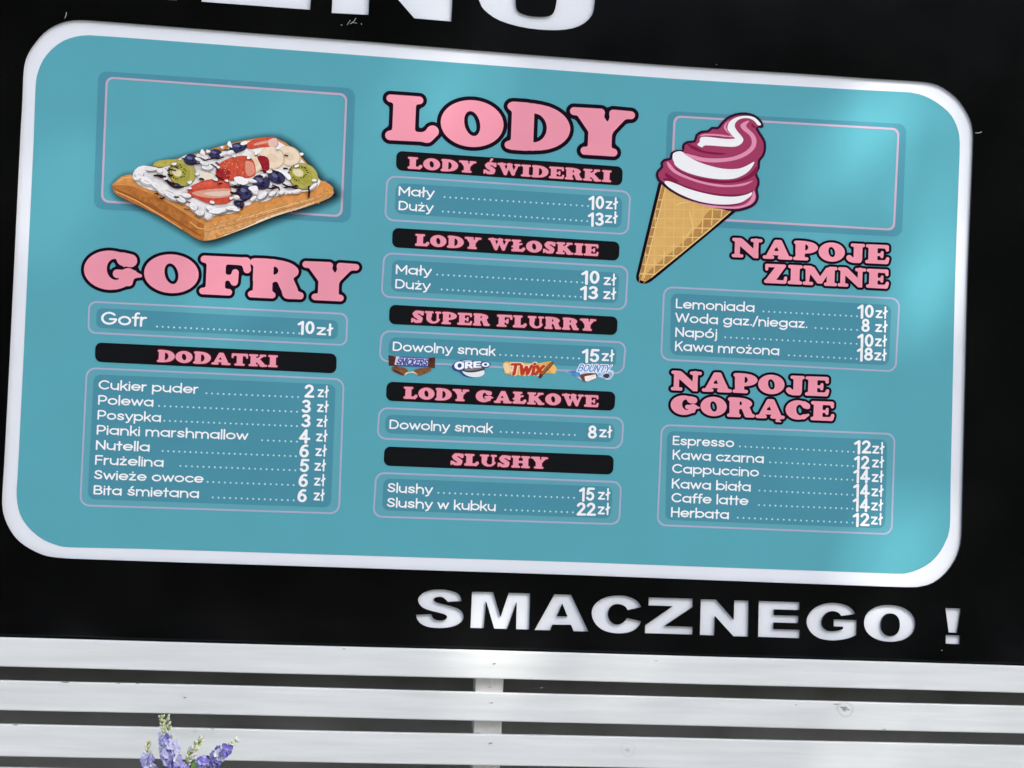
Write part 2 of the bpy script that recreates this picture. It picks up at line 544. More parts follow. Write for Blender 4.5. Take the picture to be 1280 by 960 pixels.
_S = [(.62, .55), (.5, .645), (.33, .66), (.16, .61), (.11, .52), (.17, .42), (.36, .355), (.56, .30), (.64, .20), (.57, .10), (.38, .06), (.2, .08), (.06, .19)]
BOWL = arc(.45, .36, .385, .30)
SANS = {
    'C': ([arc(.56, .5, .49, .44, 42, 318)], 1.02), 'P': ([[(.08, 0), (.08, .94), (.45, .94)], arc(.45, .66, .33, .28, 90, -90), [(.45, .38), (.08, .38)]], .84),
    'N': ([[(.08, 0), (.08, .95), (.80, .05), (.80, 1)]], .88), 'F': ([[(.08, 0), (.08, .94), (.66, .94)], [(.08, .50), (.60, .50)]], .72),
    'S': ([[(x * 1.12, y * 1.43) for x, y in _S]], .80), 'B': ([[(.08, .06), (.08, .94), (.44, .94)], arc(.44, .73, .26, .21, 90, -90), [(.08, .52), (.48, .52)], arc(.48, .29, .30, .23, 90, -90), [(.48, .06), (.08, .06)]], .85),
    'D': ([[(.08, .06), (.08, .94), (.42, .94)], arc(.42, .5, .46, .44, 90, -90), [(.42, .06), (.08, .06)]], .96),
    'M': ([[(.08, 0), (.08, .94), (.55, .30), (1.02, .94), (1.02, 0)]], 1.1), 'L': ([[(.08, 1), (.08, .06), (.64, .06)]], .68),
    'W': ([[(.04, 1), (.36, .07), (.70, .95), (1.04, .07), (1.36, 1)]], 1.4), 'K': ([[(.08, 0), (.08, 1)], [(.72, 1), (.10, .42)], [(.34, .62), (.76, 0)]], .80),
    'E': ([[(.66, .94), (.08, .94), (.08, .06), (.68, .06)], [(.08, .52), (.60, .52)]], .74), 'H': ([[(.08, 0), (.08, 1)], [(.80, 0), (.80, 1)], [(.08, .52), (.80, .52)]], .88),
    'G': ([arc(.56, .5, .49, .44, 42, 352), [(1.04, .44), (.62, .44)]], 1.10),
    'a': ([BOWL, [(.835, .68), (.835, .0)]], .93), 'b': ([BOWL, [(.065, 1.04), (.065, 0)]], .86), 'c': ([arc(.45, .36, .385, .30, 42, 318)], .78),
    'd': ([BOWL, [(.835, 1.04), (.835, 0)]], .93), 'e': ([arc(.45, .36, .385, .30, 0, 318), [(.065, .36), (.835, .36)]], .88),
    'f': ([arc(.38, .82, .17, .17, 70, 180), [(.21, .82), (.21, 0)], [(.02, .63), (.42, .63)]], .44), 'g': ([BOWL, [(.835, .68), (.835, .02)], arc(.45, .02, .385, .28, 0, -145)], .93),
    'h': ([[(.07, 1.04), (.07, 0)], arc(.40, .36, .33, .30, 180, 0), [(.73, .36), (.73, 0)]], .82), 'i': ([[(.08, .68), (.08, 0)], [(.08, .90), (.08, .92)]], .16),
    'j': ([[(.14, .68), (.14, -.12)], arc(.0, -.12, .14, .14, 0, -75), [(.14, .90), (.14, .92)]], .22), 'k': ([[(.07, 1.04), (.07, 0)], [(.60, .68), (.09, .26)], [(.28, .42), (.64, 0)]], .68),
    'l': ([[(.08, 1.04), (.08, 0)]], .16), 'ł': ([[(.16, 1.04), (.16, 0)], [(.0, .46), (.33, .66)]], .33),
    'm': ([[(.07, .68), (.07, 0)], arc(.36, .36, .29, .30, 180, 0), [(.65, .36), (.65, 0)], arc(.94, .36, .29, .30, 180, 0), [(1.23, .36), (1.23, 0)]], 1.31),
    'n': ([[(.07, .68), (.07, 0)], arc(.40, .36, .33, .30, 180, 0), [(.73, .36), (.73, 0)]], .82), 'o': ([BOWL], .90), 'p': ([BOWL, [(.065, .68), (.065, -.28)]], .90),
    'r': ([[(.07, .68), (.07, 0)], arc(.36, .36, .29, .30, 180, 82)], .46), 's': ([_S], .72), 't': ([[(.22, .94), (.22, 0)], [(.02, .63), (.44, .63)]], .46),
    'u': ([[(.07, .68), (.07, .34)], arc(.40, .34, .33, .28, 180, 360), [(.73, .68), (.73, 0)]], .82), 'w': ([[(.04, .68), (.30, .05), (.55, .64), (.80, .05), (1.06, .68)]], 1.1),
    'y': ([[(.04, .68), (.38, .02)], [(.72, .68), (.30, -.18), (.12, -.24)]], .76), 'z': ([[(.06, .65), (.58, .65), (.07, .06), (.62, .06)]], .68),
    '.': ([[(.1, .06), (.1, .08)]], .2), '/': ([[(.02, -.08), (.46, 1.04)]], .48), ' ': ([], .34),
}
for a, b, x in (('ż', 'z', .34), ('ś', 's', .36), ('ó', 'o', .45)):
    SANS[a] = (SANS[b][0] + ([[(x, .90), (x, .92)]] if a == 'ż' else [[(x - .03, .84), (x + .14, 1.0)]]), SANS[b][1])
FIG = {
    '0': ([arc(.31, .5, .21, .40)], .62), '1': ([[(.06, .72), (.30, .90), (.30, 0)]], .44), '2': ([arc(.30, .68, .20, .22, 165, -30) + [(.10, .09), (.56, .09)]], .62),
    '3': ([arc(.29, .71, .19, .19, 150, -90), arc(.29, .29, .22, .20, 90, -150)], .60), '4': ([[(.42, 0), (.42, .90), (.07, .28), (.60, .28)]], .64),
    '5': ([[(.54, .90), (.18, .90), (.13, .54)], arc(.30, .34, .22, .25, 140, -150)], .62), '6': ([arc(.31, .33, .21, .24), arc(.40, .36, .30, .54, 180, 75)], .62),
    '8': ([arc(.31, .71, .18, .19), arc(.31, .29, .22, .20)], .62), ' ': ([], .25), '.': ([[(.1, .1), (.1, .11)]], .2),
}
_sans = {}


def sans_glyph(ch, font, half):
    key = (ch, id(font), half)
    if key not in _sans:
        strokes, wd = font[ch]
        if not strokes:
            _sans[key] = (None, None, wd)
        else:
            fs = []
            for st in strokes:
                fs += [s_cap(*a, *b, half) for a, b in zip(st, st[1:])]
            xs = [p[0] for st in strokes for p in st]
            ysv = [p[1] for st in strokes for p in st]
            lps = contour(s_un(0, *fs), min(xs) - .2, min(ysv) - .2, max(xs) + .2, max(ysv) + .2, 0.034)
            _sans[key] = (*fill_loops(lps), wd)
    return _sans[key]


# ------------------------------------------------------------------ print builder: coloured flat shapes in sign coordinates
Y_PRINT = 0.0056                # the printed sheet lies this far behind the black front
LAY = 0.00018                   # thickness of one ink layer


class Print:
    def __init__(self):
        self.v, self.f, self.c = [], [], []
        self.j = 0
        self.jit = 0.000012

    def add(self, V, T, col, layer, jit=True):
        """V: (n,2) sign coordinates (x, z); col: one colour or one per vertex"""
        self.j = (self.j + 1) % 5
        y = Y_PRINT - layer * LAY - (self.j * self.jit if jit else 0)
        n = len(self.v)
        self.v += [(p[0], y, p[1]) for p in V]
        for t in T:
            a, b, c = V[t[0]], V[t[1]], V[t[2]]
            if (b[0] - a[0]) * (c[1] - a[1]) - (b[1] - a[1]) * (c[0] - a[0]) < 0:
                t = (t[0], t[2], t[1])
            self.f.append((int(t[0]) + n, int(t[1]) + n, int(t[2]) + n))
        col = np.asarray(col, float)
        if col.shape[-1] == 3:
            col = np.concatenate([col, np.ones(col.shape[:-1] + (1,))], -1)
        self.c += [tuple(col)] * len(V) if col.ndim == 1 else [tuple(q) for q in col]

    def loops(self, loops, col, layer):
        V, T = fill_loops(loops)
        self.add(V, T, col, layer)

    def glyph(self, V, T, o, ex, ez, col, layer):
        W = o[None, :] + V[:, :1] * ex[None, :] + V[:, 1:2] * ez[None, :]
        self.add(W, T, col, layer)

    def text(self, s, pl, pr, hpx, font, half, col, layer, track=0.10):
        """set s between two measured base-line points, hpx = cap height in the photograph"""
        a, b = bd(*pl, Y_PRINT), bd(*pr, Y_PRINT)
        up = bd(pl[0], pl[1] - hpx, Y_PRINT)
        h = up[1] - a[1]
        gl = [sans_glyph(c, font, half) for c in s]
        tot = sum(g[2] for g in gl) + track * (len(gl) - 1)
        ex = (b - a) / tot
        ez = np.array([-ex[1] / max(np.hypot(*ex), 1e-9) * h * .3, h])
        x = 0.0
        for V, T, wd in gl:
            if V is not None:
                self.glyph(V, T, a + ex * x, ex, ez, col, layer)
            x += wd + track

    def slab_text(self, s, pl, pr, hpx, layer, outline=None, okol=INK, track=0.05, col=PINK):
        a, b = bd(*pl, Y_PRINT), bd(*pr, Y_PRINT)
        h = bd(pl[0], pl[1] - hpx, Y_PRINT)[1] - a[1]
        wds = [0.45 if c == ' ' else slab_glyph(c)[2] for c in s]
        tot = sum(wds) + track * (len(s) - 1)
        ex = (b - a) / tot
        ez = np.array([0.0, h])
        x = 0.0
        for c, wd in zip(s, wds):
            if c != ' ':
                if outline:
                    V, T, _ = slab_glyph(c, outline)
                    self.glyph(V, T, a + ex * x, ex, ez, okol, layer)
                V, T, _ = slab_glyph(c)
                self.glyph(V, T, a + ex * x, ex, ez, col, layer + 2)
            x += wd + track

    def build(self, name, parent, m=None):
        o = link_mesh(name, self.v, self.f, m or M_PRINT, parent)
        at = o.data.color_attributes.new('Col', 'FLOAT_COLOR', 'POINT')
        at.data.foreach_set('color', np.array(self.c).astype(np.float32).ravel())
        return o


def round_quad(px, r, n=6):
    """rounded four-sided outline from its measured corners TL TR BR BL; r in metres"""
    P = bds(px, Y_PRINT)
    out = []
    for i in range(4):
        p, q0, q1 = P[i], P[i - 1], P[(i + 1) % 4]
        u = (q0 - p) / np.hypot(*(q0 - p))
        v = (q1 - p) / np.hypot(*(q1 - p))
        c = p + (u + v) * r
        for k in range(n + 1):
            t = math.pi / 2 * k / n
            out.append(c - v * r * math.cos(t) - u * r * math.sin(t))
    return out


def inset_quad(px, d):
    """move the measured corners inwards by d photo pixels"""
    (ax, ay), (bx, by), (cx, cy), (dx, dy) = px
    return [(ax + d, ay + d), (bx - d, by + d), (cx - d, cy - d), (dx + d, dy - d)]


# ================================================================== THE SETTING
ground_m = noise_mix(mat('paving', (0.30, 0.29, 0.27), 0.85), 3.0, 0.3, bump=0.2)
g = link_mesh('ground', [(-120, -120, 0), (120, -120, 0), (120, 120, 0), (-120, 120, 0)], [(0, 1, 2, 3)], ground_m)
tag(g, kind='structure')

wall = bevel_box('kiosk_wall', -4.2, 0.13, 0.004, 4.4, 0.25, 3.3, M_WALL, None, 0.01)
tag(wall, 'dark painted kiosk wall standing behind the black menu sign and white slats', 'wall')

# ================================================================== THE MENU SIGN
sign = empty('menu_board', (0, 0, Z0), 'large glossy black menu sign with a turquoise price list behind its rounded window', 'menu sign')

WIN = [(132.5, 26.9), (170, 29.8), (300, 40), (460, 51.9), (640, 66.5), (840, 81.9), (1000, 91.9), (1080, 97.5), (1140, 101.2), (1165, 103.9), (1180, 110), (1195, 121.3), (1205, 133.8),
       (1212.5, 147.5), (1215.8, 160), (1216.6, 175), (1215, 220), (1210.2, 340), (1207.1, 460), (1203.8, 600), (1202.9, 640), (1201.9, 671), (1199.4, 686), (1193.8, 700), (1182.5, 716),
       (1167.5, 728), (1152.5, 732.8), (1133.8, 734), (1060, 731.5), (900, 725.6), (720, 718.8), (560, 713.6), (380, 707.8), (220, 702.8), (120, 699.4), (92, 698.4), (76, 697.4), (64, 696), (52.5, 693.2),
       (37.5, 686), (25, 677.5), (16.3, 668), (8.8, 655), (4.4, 642.5), (2.8, 631), (3, 615), (5.2, 580), (11.5, 460), (19.2, 300), (25, 180), (28, 125), (29, 97.5), (30.6, 81), (35, 67.5),
       (43.8, 53.8), (55, 41), (67.5, 32.5), (80, 27.6), (92.5, 25.2), (107.5, 25.2)]
TEALP = [(120, 44.6), (170, 48), (300, 57.8), (460, 69.8), (560, 77.6), (720, 89.5), (840, 98.3), (1000, 108), (1080, 112.6), (1130, 115), (1142.5, 116.4), (1155, 119.8), (1170, 127.5), (1185, 139.4),
         (1192.5, 150), (1197.5, 162.5), (1199.7, 178), (1198.5, 220), (1194.2, 340), (1191.4, 460), (1188.4, 600), (1187.8, 648.8), (1186.3, 665), (1182.5, 676), (1175, 690), (1163.8, 702.5),
         (1150, 711), (1135, 716), (1120, 717), (1060, 714.8), (900, 709.2), (720, 702.6), (560, 697.8), (380, 692.3), (220, 687.3), (160, 685.6), (100, 684.4), (80, 683.5), (70, 681), (55, 675),
         (40, 663.8), (28.8, 650), (23.1, 636), (20.9, 620), (21.3, 605), (22.9, 580), (28.8, 460), (36.3, 300), (41.9, 180), (43.8, 125), (45, 102.5), (47.5, 90), (53.8, 75), (65, 61.3), (78.8, 51.3),
         (93.8, 46), (107.5, 44.2)]


def z2p(pts, ox, oy, s):
    return [(ox + x / s, oy + y / s) for x, y in pts]


# cut-out lettering: SMACZNEGO !
CUT = []
CUT.append(z2p(catmull([(412, 168), (402, 135), (375, 111), (320, 95), (262, 90), (200, 96), (150, 116), (122, 150), (127, 182), (155, 212), (205, 231), (262, 245), (300, 257), (314, 272), (305, 288),
                        (280, 296), (245, 294), (220, 280), (210, 254), (108, 259), (114, 287), (140, 318), (190, 340), (265, 347), (340, 340), (395, 318), (423, 285), (420, 250), (395, 222),
                        (340, 201), (275, 186), (237, 172), (226, 157), (237, 144), (265, 139), (292, 146), (318, 172)], 3, (0, 18, 19, 36)), 500, 720, 5.333))
CUT.append(z2p([(480, 105), (622, 107), (671, 272), (725, 112), (868, 116), (862, 357), (774, 355), (778, 175), (715, 353), (628, 351), (575, 168), (560, 348), (470, 346)], 500, 720, 5.333))
CUT.append(z2p([(1030, 122), (1142, 125), (1257, 370), (1158, 368), (1140, 326), (1018, 324), (1001, 362), (897, 360)], 500, 720, 5.333))
CUT.append(z2p([(1083, 185), (1117, 270), (1046, 268)], 500, 720, 5.333))
CUT.append(z2p(catmull([(437, 207), (345, 228), (330, 205), (300, 190), (265, 188), (235, 203), (218, 230), (214, 262), (228, 298), (255, 320), (290, 322), (320, 305), (340, 280), (435, 302),
                        (424, 328), (390, 360), (340, 378), (270, 382), (190, 365), (135, 325), (107, 270), (110, 215), (145, 170), (205, 140), (280, 130), (350, 138), (408, 166)], 3, (0, 1, 12, 13)), 720, 720, 5.333))
CUT.append(z2p([(485, 143), (780, 151), (778, 207), (590, 333), (780, 339), (778, 390), (460, 381), (461, 328), (645, 201), (484, 196)], 720, 720, 5.333))
CUT.append(z2p([(832, 155), (935, 158), (1052, 291), (1055, 162), (1152, 165), (1148, 404), (1050, 402), (928, 268), (922, 396), (826, 393)], 720, 720, 5.333))
CUT.append(z2p([(39, 97), (273, 104), (272, 149), (127, 145), (126, 178), (268, 182), (265, 224), (124, 220), (123, 258), (275, 262), (272, 310), (35, 302)], 940, 730, 4.571))
CUT.append(z2p(catmull([(592, 172), (510, 183), (495, 165), (465, 155), (430, 164), (406, 190), (398, 222), (408, 250), (435, 268), (480, 268), (520, 258), (520, 244), (467, 242), (467, 202), (600, 206),
                        (597, 292), (560, 308), (510, 319), (455, 322), (390, 312), (340, 280), (313, 230), (320, 180), (360, 135), (420, 112), (480, 109), (540, 122), (575, 145)], 3,
                       (0, 1, 10, 11, 12, 13, 14, 15)), 940, 730, 4.571))
CUT.append(z2p(ellipse_pts(787, 225, 147, 105, 3, 36, 2.15), 940, 730, 4.571))
CUT.append(z2p(ellipse_pts(791, 233, 54, 65, 0, 28, 2.2), 940, 730, 4.571))
CUT.append(z2p([(1105, 137), (1194, 140), (1172, 279), (1124, 277)], 940, 730, 4.571))
CUT.append(z2p([(1107, 291), (1189, 294), (1187, 344), (1107, 341)], 940, 730, 4.571))
# cut-out lettering: MENU (only its feet are in the picture)
CUT.append([(110, -123), (141, -121), (166, -46), (196, -117), (228, -115), (221, 0.2), (190, -2), (194, -78), (170, -14), (152, -15), (131, -84), (126, -6), (92, -8)])
CUT.append([(258, -112), (393, -101), (391, -75), (302, -82), (301, -65), (386, -58), (385, -34), (299, -41), (298, -22), (390, -14), (387.7, 12.2), (252, 2.1)])
CUT.append([(420, -100), (466, -97), (522, -30), (525, -93), (570, -90), (564.3, 26.8), (518, 22.9), (463, -40), (460.8, 18.6), (414.6, 16.2)])
CUT.append([(601, -88), (650, -85), (644.7, 0)] + catmull([(644.7, 0), (646.8, 12.9), (659.7, 19.3), (681, 20.8), (692, 16), (696, 0)], 3, (0, 5))[1:-3] +
           [(696, 0), (701, -81), (748, -78), (744, 0)] + catmull([(744, 0), (740, 19), (724, 32.5), (698.4, 37.6), (659.7, 35.2), (625, 25.8), (605, 12), (598.6, 0)], 3, (0, 7))[1:-3] + [(598.6, 0)])

PX0, PX1, PZ0, PZ1 = -1.62, 1.66, -0.188, 1.62
loops = [[(PX0, PZ0), (PX1, PZ0), (PX1, PZ1), (PX0, PZ1)], catmull(bds(WIN), 2)] + [bds(c) for c in CUT]
V, T = fill_loops(loops)
DEP = 0.0048
pv = [(p[0], 0.0, p[1]) for p in V] + [(p[0], DEP, p[1]) for p in V]
pf = []
nV = len(V)
for t in T:
    a, b, c = V[t[0]], V[t[1]], V[t[2]]
    ccw = (b[0] - a[0]) * (c[1] - a[1]) - (b[1] - a[1]) * (c[0] - a[0]) > 0
    t = [int(q) for q in t]
    pf.append(tuple(t) if ccw else (t[0], t[2], t[1]))
    pf.append((t[0] + nV, t[2] + nV, t[1] + nV) if ccw else (t[0] + nV, t[1] + nV, t[2] + nV))
cnt = {}
for t in T:
    for i, j in ((0, 1), (1, 2), (2, 0)):
        e = (int(t[i]), int(t[j]))
        cnt.setdefault(tuple(sorted(e)), []).append(e)
for es in cnt.values():
    if len(es) == 1:
        i, j = es[0]
        pf.append((j, i, i + nV, j + nV))
plate = link_mesh('front_plate', pv, pf, M_PLATE, sign)
plate.data.validate()
_bm = bmesh.new(); _bm.from_mesh(plate.data); bmesh.ops.recalc_face_normals(_bm, faces=_bm.faces); _bm.to_mesh(plate.data); _bm.free()

# dried glue and scratches on the black front
for kind_, strokes in (('glue_spot', [[(434, 31), (436.5, 27), (438, 25.5)], [(437.5, 30), (440, 28.5), (441.5, 27)], [(441, 29), (443.5, 25), (445, 22.5)], [(443, 28.5), (446, 29)]]), ('glue_spot', [[(451.5, 29), (452, 31)]]),
                       ('glue_spot', [[(426, 31.5), (428, 31)]]), ('scratch', [[(81, 23), (82.5, 19), (83, 15.5)]]), ('scratch', [[(1219, 166), (1223, 166.3), (1227, 164.8)]]), ('glue_spot', [[(1176, 812.5), (1178, 813.2)]]),
                       ('glue_spot', [[(895, 80.5), (896, 81)]])):
    sc = bmesh.new()
    for k_, pts in enumerate(strokes):
        q = bds(pts)
        L2, R2 = [], []
        for i_, p in enumerate(q):
            d = q[min(i_ + 1, len(q) - 1)] - q[max(i_ - 1, 0)]
            n = np.array([-d[1], d[0]]) / max(np.hypot(*d), 1e-9) * random.uniform(.0004, .0009)
            L2.append(sc.verts.new((p[0] - n[0], -0.0006 - k_ * .0001, p[1] - n[1])))
            R2.append(sc.verts.new((p[0] + n[0], -0.0006 - k_ * .0001, p[1] + n[1])))
        for i_ in range(len(q) - 1):
            sc.faces.new((L2[i_], L2[i_ + 1], R2[i_ + 1], R2[i_]))
    sm = bpy.data.meshes.new(kind_)
    sc.to_mesh(sm); sc.free(); sm.materials.append(M_SCUFF)
    so = bpy.data.objects.new(kind_, sm); COL.objects.link(so); so.parent = plate

rail = bevel_box('bottom_rail', PX0 + .02, -0.010, -0.196, PX1 - .02, -0.0012, -0.1665, M_PLATE, sign, 0.002)


def sheet(name, x0, z0, x1, z1, y, m, parent, th=0.004):
    return bevel_box(name, x0, y, z0, x1, y + th, z1, m, parent, 0.0008, 1)


back = sheet('backing_panel', -1.06, -0.019, 1.06, 1.097, 0.0060, M_BACK, sign)
tag(back, 'white acrylic sheet showing as the white border round the turquoise print')
a, b = bd(500, 725), bd(1225, 815)
lb = sheet('lettering_backing', a[0] - .02, PZ0 + .02, b[0] + .03, -0.021, 0.0060, M_BACK, sign)
tag(lb, 'white acrylic behind the cut-out wish SMACZNEGO !')
lb2 = sheet('lettering_backing', bd(70, -60)[0], 1.099, bd(770, -60)[0], 1.42, 0.0060, M_BACK, sign)
tag(lb2, 'white acrylic behind the cut-out word MENU')

# ---------------------------------------------------------------- the turquoise print
P = Print()
lp = catmull(bds(TEALP, Y_PRINT), 2)
P.loops([lp], TEAL, 0)
menu = P.build('menu_print', sign)
tag(menu, 'turquoise printed price list with rounded corners')


def price_box(ring_px, inner_px, label, r=0.019):
    p = Print()
    o_, i_ = round_quad(ring_px, r), round_quad(inset_quad(ring_px, 2.3), r * .82)
    p.loops([i_], TEAL_RING, 1)
    p.loops([o_, i_], RING, 2)
    p.loops([round_quad(inner_px, r * .72)], BOX, 2)
    return tag(p.build('price_box', menu), label)


def price_line(words, wl, wr, hw, l0, l1, num, nl, nr, hn, zl, zr, label=None):
    """words between base-line points wl, wr; dotted leader l0-l1; figures; the currency"""
    p = Print()
    p.text(words, wl, wr, hw, SANS, 0.081, WHITE, 5)
    tag(p.build('item_name', menu), label or 'white item name %s' % words)
    p = Print()
    d = math.hypot(l1[0] - l0[0], l1[1] - l0[1])
    n = int(round(d / 7.05))
    for i in range(n + 1):
        t = i / n
        c = bd(l0[0] + (l1[0] - l0[0]) * t, l0[1] + (l1[1] - l0[1]) * t, Y_PRINT)
        ring = [(c[0] + .0021 * math.cos(a * math.pi / 3), c[1] + .0021 * math.sin(a * math.pi / 3)) for a in range(6)]
        p.add(np.array(ring), [(0, 1, 2), (0, 2, 3), (0, 3, 4), (0, 4, 5)], DOT, 5)
    tag(p.build('dotted_line', menu), 'row of dots leading to the price %s zł' % num)
    p = Print()
    p.text(num, nl, nr, hn, FIG, 0.088, WHITE, 6, 0.03)
    p.text('zł', zl, zr, 13.0, SANS, 0.085, WHITE, 6, 0.12)
    return tag(p.build('price', menu), 'white price %s zł' % num)


def heading_bar(quad, word, pl, pr, h):
    p = Print()
    p.loops([round_quad(quad, 0.0125)], PILL, 3)
    p.slab_text(word, pl, pr, h, 5, 0.10, PILLRED)
    return tag(p.build('heading_bar', menu), 'black bar with the pink heading %s' % word)


# left column
price_box([(110.3, 376), (435.3, 391.3), (434, 432.7), (109.2, 417)], [(120.8, 385), (422.6, 400.6), (421.8, 424.3), (120.2, 409.6)], 'lilac framed box round the waffle price', 0.016)
price_line('Gofr', (126.2, 405.2), (183, 407.6), 15.6, (196.3, 408.2), (374, 416.8), '10', (372, 417.2), (393, 418), 16.6, (395.8, 418.4), (415, 419))
heading_bar([(119.2, 428), (421, 442.2), (420.3, 466.8), (118.7, 452.2)], 'DODATKI', (196, 452.3), (346.8, 459.3), 15.2)
price_box([(107.3, 458.8), (430.8, 473), (424.8, 643), (99, 632.8)], [(117.3, 468), (419.6, 480.6), (413.6, 634.5), (109.4, 623.8)], 'tall lilac framed box round the eight topping prices', 0.02)
LEFT = [('Cukier puder', 123.1, 486.3, 247.6, 491.8, 258, 491.6, 372.6, 496.4, '2', 380, 392.3, 497.1, 396.9, 409.9, 496.1),
        ('Polewa', 122.4, 505.1, 191.8, 508, 198.8, 507.4, 371.2, 514.7, '3', 376.5, 388.3, 516.1, 396.2, 409.6, 514.7),
        ('Posypka', 121.7, 523.8, 201.2, 527.2, 205.4, 525.9, 371.2, 532.7, '3', 376.1, 388, 534.1, 395.8, 408.4, 533),
        ('Pianki marshmallow', 120.7, 542.5, 309.7, 549.8, 327.6, 550.3, 371.2, 552, '4', 373.6, 386.6, 553, 395.1, 408.2, 551.3),
        ('Nutella', 119.6, 561.6, 187.1, 564.1, 203.3, 563.7, 369.8, 570.3, '6', 373.7, 386, 571.8, 394.1, 407.3, 569.7),
        ('Frużelina', 118.6, 580.1, 204.4, 583.3, 225.5, 582.4, 369.1, 587.9, '5', 374, 386, 590.1, 393, 406.3, 588),
        ('Swieże owoce', 117.5, 598.8, 253.9, 603.5, 259.5, 602.4, 367, 606.3, '6', 372.6, 384.8, 608.7, 392.6, 405.6, 606.6),
        ('Bita śmietana', 116.8, 617.8, 248.7, 622.2, 265.9, 621.8, 367, 625.4, '6', 371.2, 383.4, 627.7, 392, 404.7, 625.1)]
# middle column
price_box([(483, 219), (789, 238.6), (786, 294), (480, 276)], [(495, 228.7), (778, 246.5), (776.5, 285), (493.5, 267)], 'lilac framed box under the heading LODY ŚWIDERKI')
price_box([(479, 315.2), (786, 332.6), (783, 388.2), (475.5, 372)], [(490.5, 324.7), (774, 341), (772, 379), (488.5, 364)], 'lilac framed box under the heading LODY WŁOSKIE')
price_box([(476, 412.4), (783.5, 427), (780, 468), (473, 452.3)], [(487, 421.4), (771, 434), (769, 460.5), (485, 445)], 'lilac framed box overlapped by four sweets')
price_box([(473, 508.7), (780.5, 521.5), (778, 561.5), (470.5, 549.2)], [(482, 518.2), (768.5, 530), (767, 553), (481, 541.5)], 'lilac framed box under the heading LODY GAŁKOWE')
price_box([(469, 589.8), (777.5, 601.5), (775, 656.5), (465.5, 646.8)], [(479.5, 598), (766, 608.5), (763.5, 648), (477.5, 637.8)], 'lilac framed box round the slushy prices')
heading_bar([(495.6, 188.5), (778.6, 208.4), (777.6, 232), (495, 212.8)], 'LODY ŚWIDERKI', (509.2, 210.9), (763.8, 228), 15)
heading_bar([(490.8, 284.7), (774.6, 302.4), (773.5, 326), (490, 309)], 'LODY WŁOSKIE', (518.5, 307.2), (748, 320.4), 15)
heading_bar([(487, 380.8), (772.3, 396), (771, 419), (486, 404.9)], 'SUPER FLURRY', (513.2, 403.2), (744.8, 414), 15.3)
heading_bar([(483.5, 477), (769.5, 489.8), (768, 513.5), (482.3, 500.8)], 'LODY GAŁKOWE', (504, 498.4), (748, 509.2), 15.2)
heading_bar([(480.5, 558), (767.3, 569.2), (766.3, 593.3), (479.5, 582)], 'SLUSHY', (562.4, 581.3), (684.6, 586.3), 15)
MID = [('Mały', 498, 243.9, 542.5, 246.8, 555.6, 246.4, 735, 257.6, '10', 735.6, 755, 261.4, 757, 771.3, 260.9), ('Duży', 498, 262.3, 541.3, 265, 553.5, 264.4, 734, 276.5, '13', 734.8, 754.5, 282.2, 756.1, 771, 278.4),
       ('Mały', 494.5, 341.9, 539, 344.5, 546.5, 343.3, 728, 353.1, '10', 726.6, 749.3, 354.8, 754.5, 769.2, 356), ('Duży', 493.8, 360.2, 537.6, 362.6, 552, 361.8, 726, 371.3, '13', 725, 747.4, 374, 754, 769, 373.5),
       ('Dowolny smak', 490.7, 438.3, 618.9, 444.4, 625.2, 443.6, 723.5, 448.1, '15', 727.3, 748.8, 452.7, 752, 766.7, 450.9),
       ('Dowolny smak', 486.6, 535.8, 615.7, 541, 625.9, 539.8, 718.5, 543.8, '8', 734.4, 745.7, 548.3, 749, 764, 546.2),
       ('Slushy', 484.1, 615.1, 540.4, 617.4, 547.8, 616, 717.5, 622.3, '15', 723.7, 742.8, 625.8, 747.3, 761.7, 624.2),
       ('Slushy w kubku', 483.5, 633.6, 619.5, 638.6, 631.5, 637.3, 716, 640.4, '22', 720.2, 744.3, 644.6, 747, 761.4, 642.5)]
